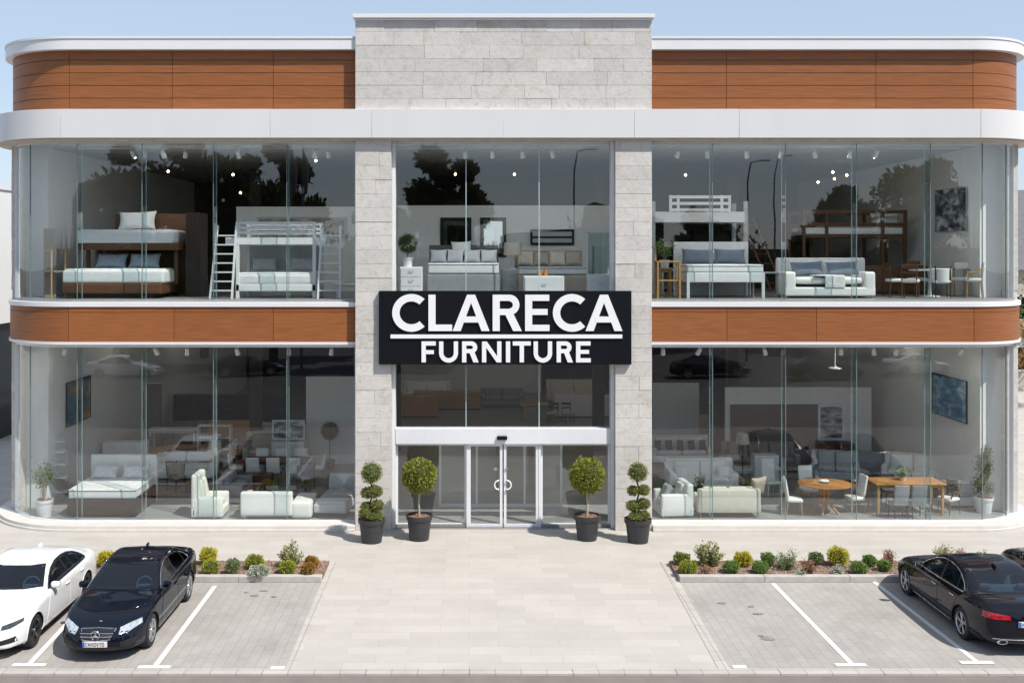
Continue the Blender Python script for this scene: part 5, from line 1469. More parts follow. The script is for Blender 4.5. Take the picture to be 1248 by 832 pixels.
sofa('grey two seat sofa standing behind the high-backed white armchair', X(285, 3.3), 3.4, 0, 1.7, .85, .78, M['f_grey'], math.pi / 2, 2)
t = thing('chaise_sofa', 'low white leather chaise sofa seen from behind at the ground floor glass', 'sofa', (X(338, 1.15), 1.15, GF), 0)
for nm, c, dd, r in (('backrest', (-.25, -.38, .47), (1.55, .24, .72), .06), ('armrest', (-.92, .02, .38), (.20, 1.0, .62), .06), ('base', (-.25, .08, .19), (1.35, .82, .30), .05), ('seat_cushion', (-.25, .1, .40), (1.33, .78, .16), .06), ('chaise_seat', (.80, .18, .29), (.62, 1.32, .50), .09)):
    b = MB(); b.rbox(c, dd, r, .015); b.build(nm, M['f_leather'], t, smooth=60)
for sx in (-.9, .95):
    for sy in (-.35, .45): b = MB(); b.cyl((sx, sy, 0), (sx, sy, .06), .03, n=8); b.build('foot', M['steel'], t)
table('long coffee table with glass top between the chaise sofa and the dining set', X(345, 3.0), 3.0, 0, 1.7, .9, .42, M['tglass'], M['steel'], legs='frame', glass=True, name='coffee_table')
b_ = sofa('pale grey leather daybed with a wooden base at the foot of the left stone pier', X(412, 1.9), 1.9, 0, 1.0, 2.2, .95, M['f_lgrey'], -.10, 1, arms=(0, 0), legmat=M['w_walnut'], legh=.16)
tb_ = table('dark wood dining table with white chairs in the middle of the left showroom', X(338, 6.2), 6.2, 0, 2.3, 1.0, .75, M['w_walnut'], M['w_dark'])
for k, (dx, dy, rz, l) in enumerate(((-.7, -.62, math.pi, 'front left'), (0, -.62, math.pi, 'front middle'), (.7, -.62, math.pi, 'front right'), (-.7, .62, 0, 'rear left'), (0, .62, 0, 'rear middle'), (.7, .62, 0, 'rear right'), (-1.42, 0, math.pi / 2, 'left end'), (1.42, 0, -math.pi / 2, 'right end'))):
    chair('white dining chair with dark legs at the %s of the dark wood dining table' % l, X(338, 6.2) + dx, 6.2 + dy, 0, rz, 'shell', M['f_leather'], M['w_dark'], 'white chairs around the dark dining table')
sofa('cream sofa with a tall rounded back behind the dark wood dining table', X(335, 9.5), 9.5, 0, 2.3, .95, 1.1, M['f_cream'], 0, 2)
table('white high work table in the left showroom, behind the printed bed', X(212, 10.2), 10.2, 0, 1.9, .7, 1.15, M['w_white'], M['w_white'], name='work_table')
bed('wooden bed with beige cover in the middle of the left showroom', X(282, 10.5), 10.5, 0, 1.9, 2.1, .75, 1.25, M['w_teak'], M['f_beige'], M['w_teak'], rz=.15)
shelf('dark brown pigeonhole shelf along the back of the left showroom', X(282, 15.5), 15.5, 0, 5.0, .5, 1.75, 4, M['w_walnut'], cols=6, back=M['w_dark'])
partition('white display partition beside the left stone pier, ground floor', X(373, 9.0), X(434, 9.0), 9.0, 0, Zr(460, 9.0, 0))
small_topiary('dark round topiary standing in front of the white display partition', X(402, 8.2), 8.2, GF, 1.75, .36, M['pot'])
cabinet('white display cabinet between the dark dining set and the partition', X(352, 8.3), 8.3, 0, 1.2, .45, 1.0, M['w_white'], 2, 2, name='display_cabinet')
picture('landscape screen picture standing on the white display cabinet', (X(352, 8.3), 8.25, GF + 1.42), 1.2, .72, M['w_white'], M['art_mono'], 0, .05)
sofa('long white sofa at the back of the left showroom', X(222, 6.2), 6.6, 0, 2.2, .95, .82, M['f_leather'], 0, 2)
partition('grey backdrop panel behind the printed bed, ground floor left', X(104, 12.5), X(196, 12.5), 12.5, 0, 2.6, M['f_taupe'])

# ================================================================== ground floor, entrance bay
for px, y, w_, h_, l, mt in ((506, 20.5, 2.2, 1.0, 'long honey wood counter deep inside, left above the door header', 'w_teak'), (712, 20.5, 2.9, 1.05, 'white reception counter deep inside, right above the door header', 'w_white'),
                             (545, 23.0, 3.4, .9, 'honey wood low cupboard behind the long honey wood counter', 'w_oak')):
    cabinet(l, X(px, y), y, 0, w_, .7, h_, M[mt], 1, 3, name='counter', cat='counter')
sofa('white two seat sofa deep inside, left of the entrance axis', X(520, 26), 26.0, 0, 2.6, 1.0, 1.0, M['f_leather'])
sofa('pale sofa deep inside behind the white reception counter', X(700, 26), 26.0, 0, 3.0, 1.0, 1.1, M['f_cream'])
sofa('grey sofa deep inside in the middle of the entrance axis', X(612, 24), 24.0, 0, 2.2, .95, .9, M['f_grey'])
table('wooden table deep inside beside the white reception counter', X(655, 19.5), 19.5, 0, 1.6, .9, .78, M['w_oak'], M['w_oak'])
for s, l in ((-1, 'left'), (1, 'right')): chair('dark slatted chair deep inside, %s one beside the white reception counter' % l, X(683, 18.6) + s * .36, 18.6, 0, .3 * s, 'slat', M['f_lgrey'], M['w_dark'])
partition('pale display wall at the far end of the entrance axis', X(470, 29), X(660, 29), 29.0, 0, 3.2)
for k, (px, y) in enumerate(((300, 8), (180, 8), (400, 13), (250, 17), (560, 17), (680, 17), (900, 6.5), (1080, 7), (850, 12), (1000, 16), (520, 24), (700, 24))):  # bulbs added out of view to brighten the back of the ground floor
    t = thing('pendant_bulb', 'added fill bulb out of view, brightening the deep ground floor showroom', 'pendant lamp', (X(px, y), y, 4.95), 0, 'added ground floor fill bulbs')
    b = MB(); b.cyl((0, 0, .2), (0, 0, .409), .012, n=6); b.build('cord', M['black'], t)
    b = MB(); rb2 = .23 if 500 < px < 720 else .13; b.ball((0, 0, 0), rb2, 14, 9); b.build('bulb', M['fill_bulb'], t, smooth=60)
for a in (
    ('tan sofa far back on the left, before the pigeonhole shelf', 238, 13.3, 2.2, 'f_taupe', .2), ('white leather sofa far back, right of the tan one', 300, 13.0, 2.0, 'f_leather', -.2),
    ('cream sofa near the white display partition, far back left', 348, 12.2, 1.9, 'f_cream', .1), ('grey sofa at the left inner wall, behind the white work table', 150, 9.0, 2.2, 'f_grey', .5),
    ('pale sofa far back at the left inner wall', 165, 15.5, 2.4, 'f_lgrey', .3), ('taupe sofa far back in the shadow near the left column', 400, 15.5, 2.2, 'f_taupe', 0)):
    sofa(a[0], X(a[1], a[2]), a[2], 0, a[3], .95, .9, M[a[4]], a[5], 2)
table('dark low table in front of the tan and white sofas, far back left', X(268, 11.6), 11.6, 0, 1.3, .8, .45, M['w_walnut'], M['w_dark'], name='coffee_table')
table('honey wood dining table behind the long white sofa, left showroom', X(232, 8.4), 8.4, 0, 1.9, .95, .78, M['w_oak'], M['w_oak'])
for k, d in enumerate((-.55, .55)): chair('pale chair at the honey wood dining table of the left showroom, %s of two' % ('left' if k == 0 else 'right'), X(232, 8.4) + d, 7.8, 0, math.pi, 'slat', M['f_white'], M['w_oak'])
cabinet('white tall dresser against the left inner wall, behind the printed bed', X(150, 6.5), 6.8, 0, 1.5, .5, 1.25, M['w_white'], 3, 2)
shelf('white open bookcase in the shadow behind the high-backed armchair', X(262, 7.6), 7.6, 0, 1.2, .4, 1.7, 5, M['w_white'], sides=True, cols=2, name='bookcase', cat='bookcase')
cabinet('walnut low television cabinet between the grey sofa and the dining set', X(300, 4.6), 4.7, 0, 1.7, .45, .55, M['w_walnut'], 1, 3)
# ================================================================== ground floor, right
for a in (
    ('cream sofa far back, above the button-back sofa', 835, 14.5, 2.3, 'f_cream', .1), ('grey sofa far back at the right inner wall', 1120, 10.0, 2.3, 'f_grey', -.4), ('pale sofa between the taupe sofa and the sideboard', 1018, 6.4, 1.6, 'f_lgrey', -.3)):
    sofa(a[0], X(a[1], a[2]), a[2], 0, a[3], .95, .95, M[a[4]], a[5], 2)
cabinet('walnut chest against the white display wall, under the white framed picture', X(1015, 8.3), 8.35, 0, 1.5, .5, .95, M['w_walnut'], 2, 2, name='chest', cat='chest')
table('low white table in front of the taupe leather sofa', X(915, 6.3), 6.3, 0, 1.3, .7, .42, M['w_white'], M['w_white'], name='coffee_table')
sofa('white armchair with curved arms at the glass beside the right stone pier', X(820, 1.35), 1.35, 0, 1.0, 1.0, 1.02, M['f_leather'], -math.pi / 2 + .1, 1, cat='armchair', armh=.72, legh=.06, legmat=M['steel'])
pillow('grey scatter cushion on the white armchair beside the right stone pier', X(812, 1.5), 1.5, GF + .48, .42, .42, M['f_lgrey'], -1.3, -.4)
lv = sofa('white leather loveseat with plump backs behind the dark coffee table', X(856, 4.3), 4.5, 0, 2.3, 1.0, 1.05, M['f_leather'], 0, 2, armh=.70, armw=.26, pillowy=.07)
for s in (-1, 1): pillow('white scatter cushion at the %s end of the white leather loveseat' % ('left' if s < 0 else 'right'), X(856, 4.3) + s * .72, 4.35, GF + .46, .42, .40, M['linen'], 0, -.45)
table('low dark coffee table in front of the white loveseat', X(860, 2.9), 2.9, 0, 1.5, .8, .42, M['w_dark'], M['w_dark'], name='coffee_table')
pot_plant('small leafy plant on the low dark coffee table', X(853, 2.9), 2.9, GF + .42, .42, .22, .09, .13, M['pot'], M['leaf_ind'], 160, .08)
t = sofa('beige two seat sofa seen from behind at the lower right window', X(886, 1.2), 1.3, 0, 1.9, .9, .88, M['f_cream'], math.pi, 2, arms=(1, 1), legh=.16, armw=.16)
pillow('large beige cushion on the right end of the beige sofa seen from behind', X(926, 1.3), 1.55, GF + .50, .60, .60, M['f_beige'], math.pi + .5, -.25)
sofa('white button-back sofa with dark cushions along the left of the right showroom', X(830, 9.2), 9.4, 0, 2.3, .95, .98, M['f_leather'], 0, 2)
for k in range(5): pillow('dark patterned cushion on the white button-back sofa, %s from the left' % ORD[k], X(830, 9.2) - .88 + .42 * k, 9.15, GF + .47, .26, .40, M['f_dkgrey'], 0, -.3)
yp = 9.0
partition('white display wall with a taupe panel behind the brown sofa, ground floor right', X(884, yp), X(1062, yp), yp, 0, Zr(473, yp, 0))
partition('taupe wood panel on the white display wall, ground floor right', X(890, yp), X(1000, yp), yp - .06, 0, Zr(492, yp, 0), M['w_panel'], .05)
partition('white display wall beside the right stone pier, behind the button-back sofa', X(796, 12.8), X(852, 12.8), 12.8, 0, 2.55)
sofa('taupe leather sofa against the taupe panel of the right showroom', X(928, 7.7), 7.9, 0, 2.7, 1.0, 1.0, M['f_taupe'], 0, 3, armh=.66)
picture('white framed picture on the display wall right of the taupe panel', (X(1013, yp - .06), yp - .06, WZ(514, yp)), 1.0, 1.35, M['w_white'], M['art_mono'], 0, .09)
cabinet('white box cabinet with an oval opening behind the beige sofa', X(932, 6.0), 6.0, 0, .85, .5, .95, M['w_white'], 1, 1)
table('glass topped table between the taupe sofa and the round wooden table', X(975, 5.0), 5.0, 0, 1.4, .8, .72, M['tglass'], M['steel'], legs='frame', glass=True)
chair('white high-back chair behind the beige sofa, left of the round table', X(940, 3.8), 3.8, 0, .2, 'shell', M['f_leather'], M['w_white'], bh=1.15)
round_table('round honey wood table on a splayed pedestal in the lower right window', X(1005, 1.55), 1.55, 0, .80, .92, M['w_teak'], M['w_teak'])
t = thing('fruit_bowl', 'shallow white bowl in the middle of the round honey wood table', 'bowl', (X(1005, 1.55), 1.55, GF + .92))
b = MB(); b.lathe([(0, .005), (.08, 0), (.17, .06), (.165, .065), (.08, .015), (0, .012)], n=24); b.build('dish', M['f_beige'], t, smooth=50)
b = MB()
for k in range(6): b.ball((.08 * math.cos(k * 1.05), .08 * math.sin(k * 1.05), .055), .045, 10, 7)
b.build('fruit', M['linen'], t, smooth=60)
chair('white upholstered chair on the left of the round honey wood table', X(968, 1.3), 1.35, 0, math.pi / 2 - .15, 'shell', M['f_leather'], M['w_oak'], bh=1.10)
chair('white upholstered chair behind the round honey wood table', X(986, 2.7), 2.75, 0, .1, 'shell', M['f_leather'], M['w_oak'], bh=1.12)
chair('white upholstered chair on the right of the round honey wood table', X(1042, 1.6), 1.6, 0, -math.pi / 2 + .15, 'shell', M['f_leather'], M['w_oak'], bh=1.12)
dx = X(1103, 1.6)
table('rectangular honey wood dining table near the curved right corner', dx, 1.6, 0, 2.15, 1.0, .98, M['w_teak'], M['w_oak'])
pot_plant('green table plant on the rectangular honey wood dining table', X(1100, 1.7), 1.7, GF + .98, .32, .26, .12, .10, M['white_pot'], M['leaf_grn'], 200, .08)
for px, l in ((1096, 'left'), (1117.5, 'right')): chair('grey dining chair in front of the rectangular table, %s one of the pair' % l, X(px, .85), .92, 0, math.pi, 'shell', M['f_grey'], M['w_dark'], bh=1.0)
chair('grey dining chair behind the rectangular honey wood table', X(1085, 2.5), 2.5, 0, 0, 'shell', M['f_dkgrey'], M['w_dark'])
wa = chair('wooden armchair with a dark patterned throw at the right end of the rectangular table', X(1157, 1.45), 1.5, 0, -1.1, 'arm', M['f_white'], M['w_walnut'], bh=1.0)
b = MB(); b.rbox((0, .22, .80), (.46, .14, .46), .05, .02, rx=-.1); b.build('throw', artmat('patterned_throw', [(.42, (.02, .03, .05)), (.5, (.35, .31, .25)), (.58, (.03, .045, .07))], 14, (1, 1, 1)), wa, smooth=60)
pot_plant('tall bushy plant in a white pot at the curved right corner of the ground floor', X(1199, 1.6), 1.6, GF, 1.95, .36, .28, .48, M['white_pot'], M['leaf_ind'], 1500, .085, 'bush')
cabinet('white cube cabinet behind the wooden armchair, lower right corner', X(1172, 2.4), 2.5, 0, .9, .6, .75, M['w_white'], 1, 1)
sofa('long white corner sofa along the right inner wall of the ground floor', X(1130, 5.2), 5.4, 0, 2.7, 1.1, 1.0, M['f_leather'], -.5, 3, armh=.66, pillowy=.07)
picture('dark blue sea canvas on the right inner wall of the ground floor', (15.77, 3.85, WZ(484, 3.85)), 2.5, 1.35, M['black'], M['art_sea'], -math.pi / 2, .02)
cabinet('grey low sideboard between the display wall and the corner sofa', X(1075, 6.8), 6.8, 0, 2.2, .5, .85, M['f_grey'], 1, 3)
partition('grey shelving wall at the back right of the ground floor', X(1062, 11.5), X(1115, 11.5), 11.5, 0, 2.3, M['f_grey'])

def rug(label, x, y, up, w, d, mat):
    b = MB(); b.rbox((0, 0, .008), (w, d, .014), .006); o = b.build('rug', mat, None, smooth=60); o.location = (x, y, gz(up) + .001); tag(o, label, 'rug')
rug('warm patterned rug under the long glass coffee table, left showroom', X(345, 3.0), 3.0, 0, 2.6, 1.7, artmat('rug_warm', [(.4, (.10, .05, .035)), (.5, (.30, .20, .14)), (.6, (.14, .08, .06))], 6, (1, 1, 1)))
rug('dark rug under the low dark coffee table before the loveseat', X(860, 3.0), 3.0, 0, 2.6, 1.6, artmat('rug_dark', [(.4, (.04, .04, .05)), (.5, (.16, .15, .14)), (.6, (.06, .06, .07))], 7, (1, 1, 1), 3))
def floor_lamp(label, x, y, up, h):
    t = thing('floor_lamp', label, 'lamp', (x, y, gz(up)))
    b = MB(); b.lathe([(0, 0), (.16, 0), (.16, .02), (.02, .03), (.015, h - .3)], n=18); b.build('stand', M['w_dark'], t, smooth=50)
    b = MB(); b.lathe([(.24, h - .36), (.19, h)], n=28); b.lathe([(.235, h - .36), (.185, h)], n=28); b.build('lamp_shade', M['shade'], t, smooth=60)
floor_lamp('floor lamp with a drum shade beside the grey sofa, left showroom', X(262, 4.5), 4.5, 0, 1.7)
floor_lamp('floor lamp with a drum shade behind the white loveseat', X(905, 5.6), 5.6, 0, 1.75)
cabinet('honey wood chest of drawers beside the white tall dresser, left showroom', X(185, 7.4), 7.4, 0, 1.3, .5, .9, M['w_oak'], 3, 2, name='chest', cat='chest')
chair('tan wing chair behind the printed bed, turned to the right', X(215, 4.6), 4.6, 0, 1.0, 'tub', M['f_beige'], M['w_walnut'], 'easy chairs of the left showroom', .45, .95)
chair('slate blue tub chair behind the long glass coffee table', X(372, 4.6), 4.6, 0, -.5, 'tub', M['f_blue'], M['w_walnut'], 'easy chairs of the left showroom', .45, .9)
# ================================================================== upper floor, left
t = thing('tall_chair', 'weathered wooden chair with a very tall plank back by the upper left corner', 'chair', (X(62, 1.3), 1.5, UF), .85)
b = MB(); b.box(-.19, .19, .20, .26, 0, 2.12); b.build('backrest', M['w_grey'], t, bevel=.006)
b = MB(); b.box(-.25, .25, -.32, .20, .78, .83); b.build('seat', M['w_grey'], t, bevel=.006)
for sx in (-1, 1):
    b = MB(); b.box(sx * .22 - .02, sx * .22 + .02, -.32, -.28, 0, 1.42); b.build('leg', M['w_oak'], t)
    b = MB(); b.box(sx * .22 - .02, sx * .22 + .02, -.34, .20, 1.42, 1.46); b.build('armrest', M['w_oak'], t)
# double-deck show bed
bxu = X(152, 1.8)
t = thing('bunk_bed', 'dark walnut double-deck show bed with two thick white mattresses, upper left window', 'bunk bed', (bxu, 1.9, UF))
b = MB(); b.rbox((-.1, -.05, .30), (3.0, 1.9, .32), .04); b.build('lower_deck', M['w_walnut'], t, smooth=50)
b = MB(); b.box(-1.3, 1.1, -.8, .8, 0.001, .158); b.build('plinth', M['w_dark'], t)
b = MB(); b.rbox((-.08, -.10, .655), (3.05, 1.75, .40), .07, .02); mo = b.build('mattress', M['tick'], t, smooth=60)
b = MB(); b.rbox((-.08, -.12, .86), (2.9, 1.6, .06), .028, .01); b.build('topper', M['print'], mo, smooth=60)
b = MB(); b.rbox((.15, .55, 1.56), (3.1, 1.6, .20), .03); b.build('upper_deck', M['w_walnut'], t, smooth=50)
b = MB(); b.rbox((.05, .50, 1.86), (3.0, 1.5, .40), .07, .02); mo = b.build('mattress', M['tick'], t, smooth=60)
b = MB(); b.rbox((.05, .48, 2.06), (2.85, 1.4, .06), .028, .01); b.build('topper', M['print'], mo, smooth=60)
b = MB(); b.rbox((.5, 1.42, 1.32), (2.6, .10, 2.62), .03); b.build('headboard', M['w_walnut'], t, smooth=50)
for sx in (-1.25, 1.5): b = MB(); b.box(sx - .06, sx + .06, 1.20, 1.32, 0, 1.53); b.box(sx - .055, sx + .055, .2, .3, .4, 1.525); b.build('post', M['w_walnut'], t)
b = MB(); b.box(1.80, 2.25, .2, 1.2, 0, 2.62); b.build('side_cupboard', M['w_dark'], t, bevel=.01)
pillow('large cream pillow on the upper deck of the dark walnut show bed', X(168, 3.0), 2.95, UF + 2.08, 1.2, .62, M['linen'], 0, -.35, .2)
for s, l in ((-1, 'left'), (1, 'right')): pillow('pale blue pillow on the lower deck of the dark walnut show bed, %s one' % l, X(157, 2.3) + s * .52, 2.25, UF + .88, .98, .50, M['f_pblue'], 0, -.5, .18)
# white bunk with ladders
cxb = X(340, 1.6)
t = thing('bunk_bed', 'white bunk bed with guard rails and two leaning ladders, upper left window', 'bunk bed', (cxb, 1.9, UF))
b = MB(); b.rbox((0, 0, .32), (2.45, 1.7, .22), .02); b.build('lower_frame', M['w_white'], t, smooth=50)
for sx in (-1, 1):
    for sy in (-1, 1): b = MB(); b.box(sx * 1.16 - .05, sx * 1.16 + .05, sy * .80 - .05, sy * .80 + .05, 0, 2.3); b.build('post', M['w_white'], t, bevel=.006)
b = MB(); b.rbox((0, 0, .58), (2.35, 1.6, .28), .06, .02); mo = b.build('mattress', M['tick'], t, smooth=60)
b = MB(); b.rbox((0, 0, .74), (2.33, 1.55, .06), .028, .01); b.build('quilt', M['linen'], mo, smooth=60)
b = MB(); b.box(-1.52, 1.52, -.86, .86, 1.62, 1.84); b.build('upper_deck', M['w_white'], t, bevel=.01)
for k, z in enumerate((1.99, 2.13, 2.27)):
    b = MB(); b.box(-1.21, 1.21, -.87, -.83, z - .045, z + .04); b.box(-1.21, 1.21, .83, .87, z - .045, z + .04); b.build('guard_rail', M['w_white'], t, bevel=.005)
b = MB(); b.box(-1.1, 1.1, .78, .80, .8, 1.6); b.build('back_panel', M['f_lgrey'], t)
for s in (-1, 1):
    ld = MB(); xt, xb_ = (-1.45, -1.60) if s < 0 else (1.66, 1.64); yt = -.93 if s < 0 else -.75
    for e in (-.33, .33):
        ld.tube([(xt + e * .85, yt, 2.2), (xb_ + e, -1.10, 0)], .042, 4)
    lo_ = ld.build('ladder', M['w_white'], t)
    for k in range(7):
        u = .14 + .125 * k; z = 2.2 * (1 - u); xc = xt * (1 - u) + xb_ * u; hw = .28 * (1 - u) + .33 * u; yy = yt + (-1.10 - yt) * u
        b = MB(); b.box(xc - hw + .03, xc + hw - .03, yy - .04, yy + .04, z - .02, z + .02); b.build('rung', M['w_white'], lo_)
for s, l in ((-1, 'left'), (1, 'right')): pillow('grey pillow on the lower bunk of the white bunk bed, %s one' % l, cxb + s * .6, 2.35, UF + .78, .8, .46, M['f_lgrey'], 0, -.5)
yq = 7.0
partition('pale grey display partition behind the white bunk bed, upper floor', X(288, yq), X(433, yq), yq, 1, WZ(253, yq) - UF)
picture('wide beige picture on the partition behind the white bunk bed', (X(368, yq - .05), yq - .05, WZ(279, yq)), 3.2, .85, M['f_lgrey'], M['art_beige'], 0, .07)
chair('slim pale wooden chair at the back between the two bunk beds', X(240, 5.5), 5.5, 1, .3, 'slat', M['f_beige'], M['w_oak'], bh=1.35)
cabinet('dark wardrobe in the shadow behind the walnut show bed', X(175, 6.5), 6.5, 1, 2.4, .6, 2.2, M['w_dark'], 1, 3, name='wardrobe', cat='wardrobe')
table('low white bench beside the right ladder of the white bunk bed', X(424, 1.6), 1.6, 1, .8, .5, .42, M['w_white'], M['w_white'], name='bench')

# ================================================================== upper floor, centre
yq = 6.5
partition('white display partition behind the beds of the central upper window', X(484, yq), X(746, yq), yq, 1, WZ(251.5, yq) - UF)
cabinet('white two-drawer bedside chest under the round indoor topiary', X(501.5, 1.3), 1.3, 1, .68, .5, .95, M['w_white'], 3, 1, name='bedside_chest', cat='chest')
small_topiary('round boxwood topiary on the white bedside chest, central upper window', X(497, 1.5), 1.5, UF + .95, 1.02, .32, M['white_pot'])
bxc = X(565, 2.2)
bed('pale grey bed with grey headboard and five white pillows, central upper window', bxc, 2.4, 1, 2.2, 2.1, 1.02, 1.62, M['f_grey'], M['tick'], M['f_dkgrey'], legs=False, mth=.32, cover=M['linen'])
for k in range(4): pillow('white pillow on the grey headboard bed, %s from the left' % ORD[k], bxc - .81 + .54 * k, 3.05, UF + 1.03, .54, .44, M['linen'], .05 * (k - 1.5), -.35, .18)
pillow('small square white cushion leaning on the grey headboard behind the row of pillows', bxc - .08, 3.34, UF + 1.24, .66, .48, M['linen'], 0, -.2, .12)
picture('black framed mirror on the partition, left one of the pair above the grey bed', (X(555.5, yq - .05), yq - .05, WZ(285, yq)), 1.1, 1.15, M['black'], M['mirror'], 0, .13, 'wall_mirror', 'mirror')
picture('tall black framed mirror on the partition, right one of the pair above the grey bed', (X(601, yq - .05), yq - .05, WZ(289, yq)), .92, 1.38, M['black'], M['mirror'], 0, .13, 'wall_mirror', 'mirror')
picture('wide black slatted wall frame above the beige bed, central upper window', (X(673, yq - .05), yq - .05, WZ(289, yq)), 1.55, .55, M['black'], M['f_lgrey'], 0, .08)
w_ = MB(); w_.box(-.70, .70, -.028, -.014, -.04, .03); w_.build('slat', M['black'], bpy.data.objects[[o.name for o in COL.objects if o.get('label', '').startswith('wide black slatted')][0]])
cabinet('pale bedside table under the drum lamp, central upper window', X(624, 3.4), 3.4, 1, .7, .5, .85, M['f_lgrey'], 2, 1, name='bedside_table', cat='bedside table')
lampx('drum shade table lamp between the grey bed and the beige bed', X(625, 3.4), 3.4, UF + .85, .85, .30)
bxd = X(672, 3.6)
bed('beige upholstered bed with a wide tufted headboard, central upper window', bxd, 3.8, 1, 2.25, 2.1, .88, 1.45, M['f_beige'], M['tick'], M['f_beige'], legs=False, cover=M['f_lgrey'], hbt=.2)
for k in range(4): pillow('beige cushion on the tufted beige bed, %s from the left' % ORD[k], bxd - .80 + .53 * k, 4.4, UF + .90, .56, .52, M['f_beige'] if k % 2 else M['f_cream'], 0, -.3)
cabinet('low white chest standing before the beige bed at the central upper glass', X(662.5, 1.0), 1.0, 1, 1.2, .5, .68, M['w_white'], 1, 1, name='chest', cat='chest')
t = thing('vase', 'little gold vase pair on the low white chest', 'vase', (X(658, 1.0), 1.0, UF + .68))
for k in range(2): b = MB(); b.lathe([(0, 0), (.06, 0), (.08, .10), (.03, .17), (.04, .22)], (k * .16, 0, 0), 16); b.build('body', M['w_teak'], t, smooth=60)
cabinet('white glass-topped cabinet at the right of the central upper window', X(731, 1.3), 1.3, 1, .76, .55, .72, M['w_white'], 1, 1)
t = thing('glass_case', 'tall glass display case on the white cabinet, right of the central upper window', 'display case', (X(729, 1.3), 1.3, UF + .72))
for sx in (-1, 1):
    for sy in (-1, 1): b = MB(); b.box(sx * .33 - .015, sx * .33 + .015, sy * .2 - .015, sy * .2 + .015, 0, 1.25); b.build('post', M['w_white'], t)
b = MB(); b.box(-.35, .35, -.22, .22, 1.252, 1.27); b.box(-.33, .33, -.22, -.216, 0.01, 1.24); b.build('glass_pane', M['tglass'], t)
shelf('slim white open shelf frame left of the black framed mirrors', X(522, 5.2), 5.2, 1, .75, .35, 1.9, 4, M['w_white'], sides=False)
cabinet('tall grey cupboard against the partition, right of the beige bed', X(737, 5.0), 5.0, 1, .8, .5, 1.6, M['f_lgrey'], 1, 1, name='cupboard', cat='cupboard')

# ================================================================== upper floor, right
t = thing('side_table', 'open honey oak side table by the right stone pier, upper floor', 'table', (X(813.5, 1.1), 1.1, UF))
b = MB(); b.box(-.37, .37, -.25, .25, 1.08, 1.13); b.build('tabletop', M['w_oak'], t, bevel=.005)
b = MB(); b.box(-.33, .33, -.22, .22, .52, .56); b.build('shelf', M['w_oak'], t)
for sx in (-1, 1):
    for sy in (-1, 1): b = MB(); b.box(sx * .33 - .028, sx * .33 + .028, sy * .22 - .028, sy * .22 + .028, 0, 1.08 + (.42 if sy > 0 and sx < 0 else 0)); b.build('leg', M['w_oak'], t)
pot_plant('bushy plant behind the honey oak side table, upper floor', X(810, 2.3), 2.3, UF + .9, .85, .34, .16, .25, M['white_pot'], M['leaf_grn'], 420, .10, 'bush')
table('small plant stand behind the honey oak side table', X(810, 2.3), 2.3, 1, .5, .45, .9, M['w_oak'], M['w_oak'], name='plant_stand')
bxr = X(878, 1.7)
bed('white framed bed with slate blue pillows, upper right window', bxr, 2.0, 1, 2.35, 2.0, .98, 1.72, M['w_white'], M['linen'], M['w_white'], base_h=.30, cover=M['print'])
for s, l in ((-1, 'left'), (1, 'right')): pillow('slate blue pillow on the white framed bed, %s one' % l, bxr + s * .52, 2.62, UF + .98, 1.0, .52, M['f_blue'], 0, -.4, .2)
pillow('white pillow propped behind the slate blue pair on the white framed bed', bxr, 2.85, UF + 1.0, 1.9, .45, M['linen'], 0, -.25, .14)
# loft bed
yl = 4.6; lx = X(853, yl)
t = thing('loft_bed', 'tall white loft bed with a slatted guard rail, upper right window', 'loft bed', (lx, yl + .9, UF))
zd0, zd1, zr1 = WZ(271, yl) - UF, WZ(258, yl) - UF, WZ(238, yl) - UF
hw = (X(908, yl) - X(799, yl)) / 2
b = MB(); b.box(-hw, hw, -.9, .9, zd0, zd1); b.build('deck', M['w_white'], t, bevel=.01)
for s in (-1, 1):
    for sy in (-.82, .82): b = MB(); b.box(s * (hw + .06) - .07, s * (hw + .06) + .07, sy - .07, sy + .07, 0, zd1 + .35); b.build('post', M['f_lgrey'], t, bevel=.006)
rw = hw * .66; zc = (zd1 + zr1) / 2
for z in (zr1 - .06, zc, zd1 + .06): b = MB(); b.box(-rw, rw, -.96, -.91, z - .05, z + .05); b.build('guard_rail', M['w_white'], t, bevel=.005)
for xx in (-rw, -rw + .26, rw - .26, rw): b = MB(); b.box(xx - .045, xx + .045, -.945, -.905, zd1 - .05, zr1); b.build('guard_post', M['w_white'], t)
shelf('dark bookcase under the tall white loft bed', X(845, 7.2), 7.2, 1, 2.9, .4, 2.2, 5, M['w_dark'], cols=4, back=M['w_dark'], name='bookcase', cat='bookcase')
t = thing('desk', 'grey desk under the tall white loft bed', 'desk', (X(850, 5.9), 5.9, UF))
b = MB(); b.box(-1.3, 1.3, -.35, .35, .74, .79); b.build('desktop', M['f_lgrey'], t); b = MB(); b.box(-1.28, 1.28, .30, .33, .1, .735); b.build('modesty_panel', M['f_grey'], t)
for s in (-1, 1): b = MB(); b.box(s * 1.26 - .025, s * 1.26 + .025, -.33, .29, 0, .739); b.build('side_panel', M['f_lgrey'], t)
table('slim grey console table between the white framed bed and the white sofa', X(935, 1.9), 1.9, 1, 1.2, .5, .78, M['f_lgrey'], M['steel'], legs='frame', name='console_table')
t = thing('ladder', 'dark wooden ladder leaning at the back between the loft bed and the dark bunk', 'ladder', (X(930, 6.0), 6.0, UF))
for e in (-.22, .22): b = MB(); b.tube([(-.45 + e, .5, 2.6), (.45 + e, -.3, 0)], .035, 6); b.build('rail', M['w_walnut'], t)
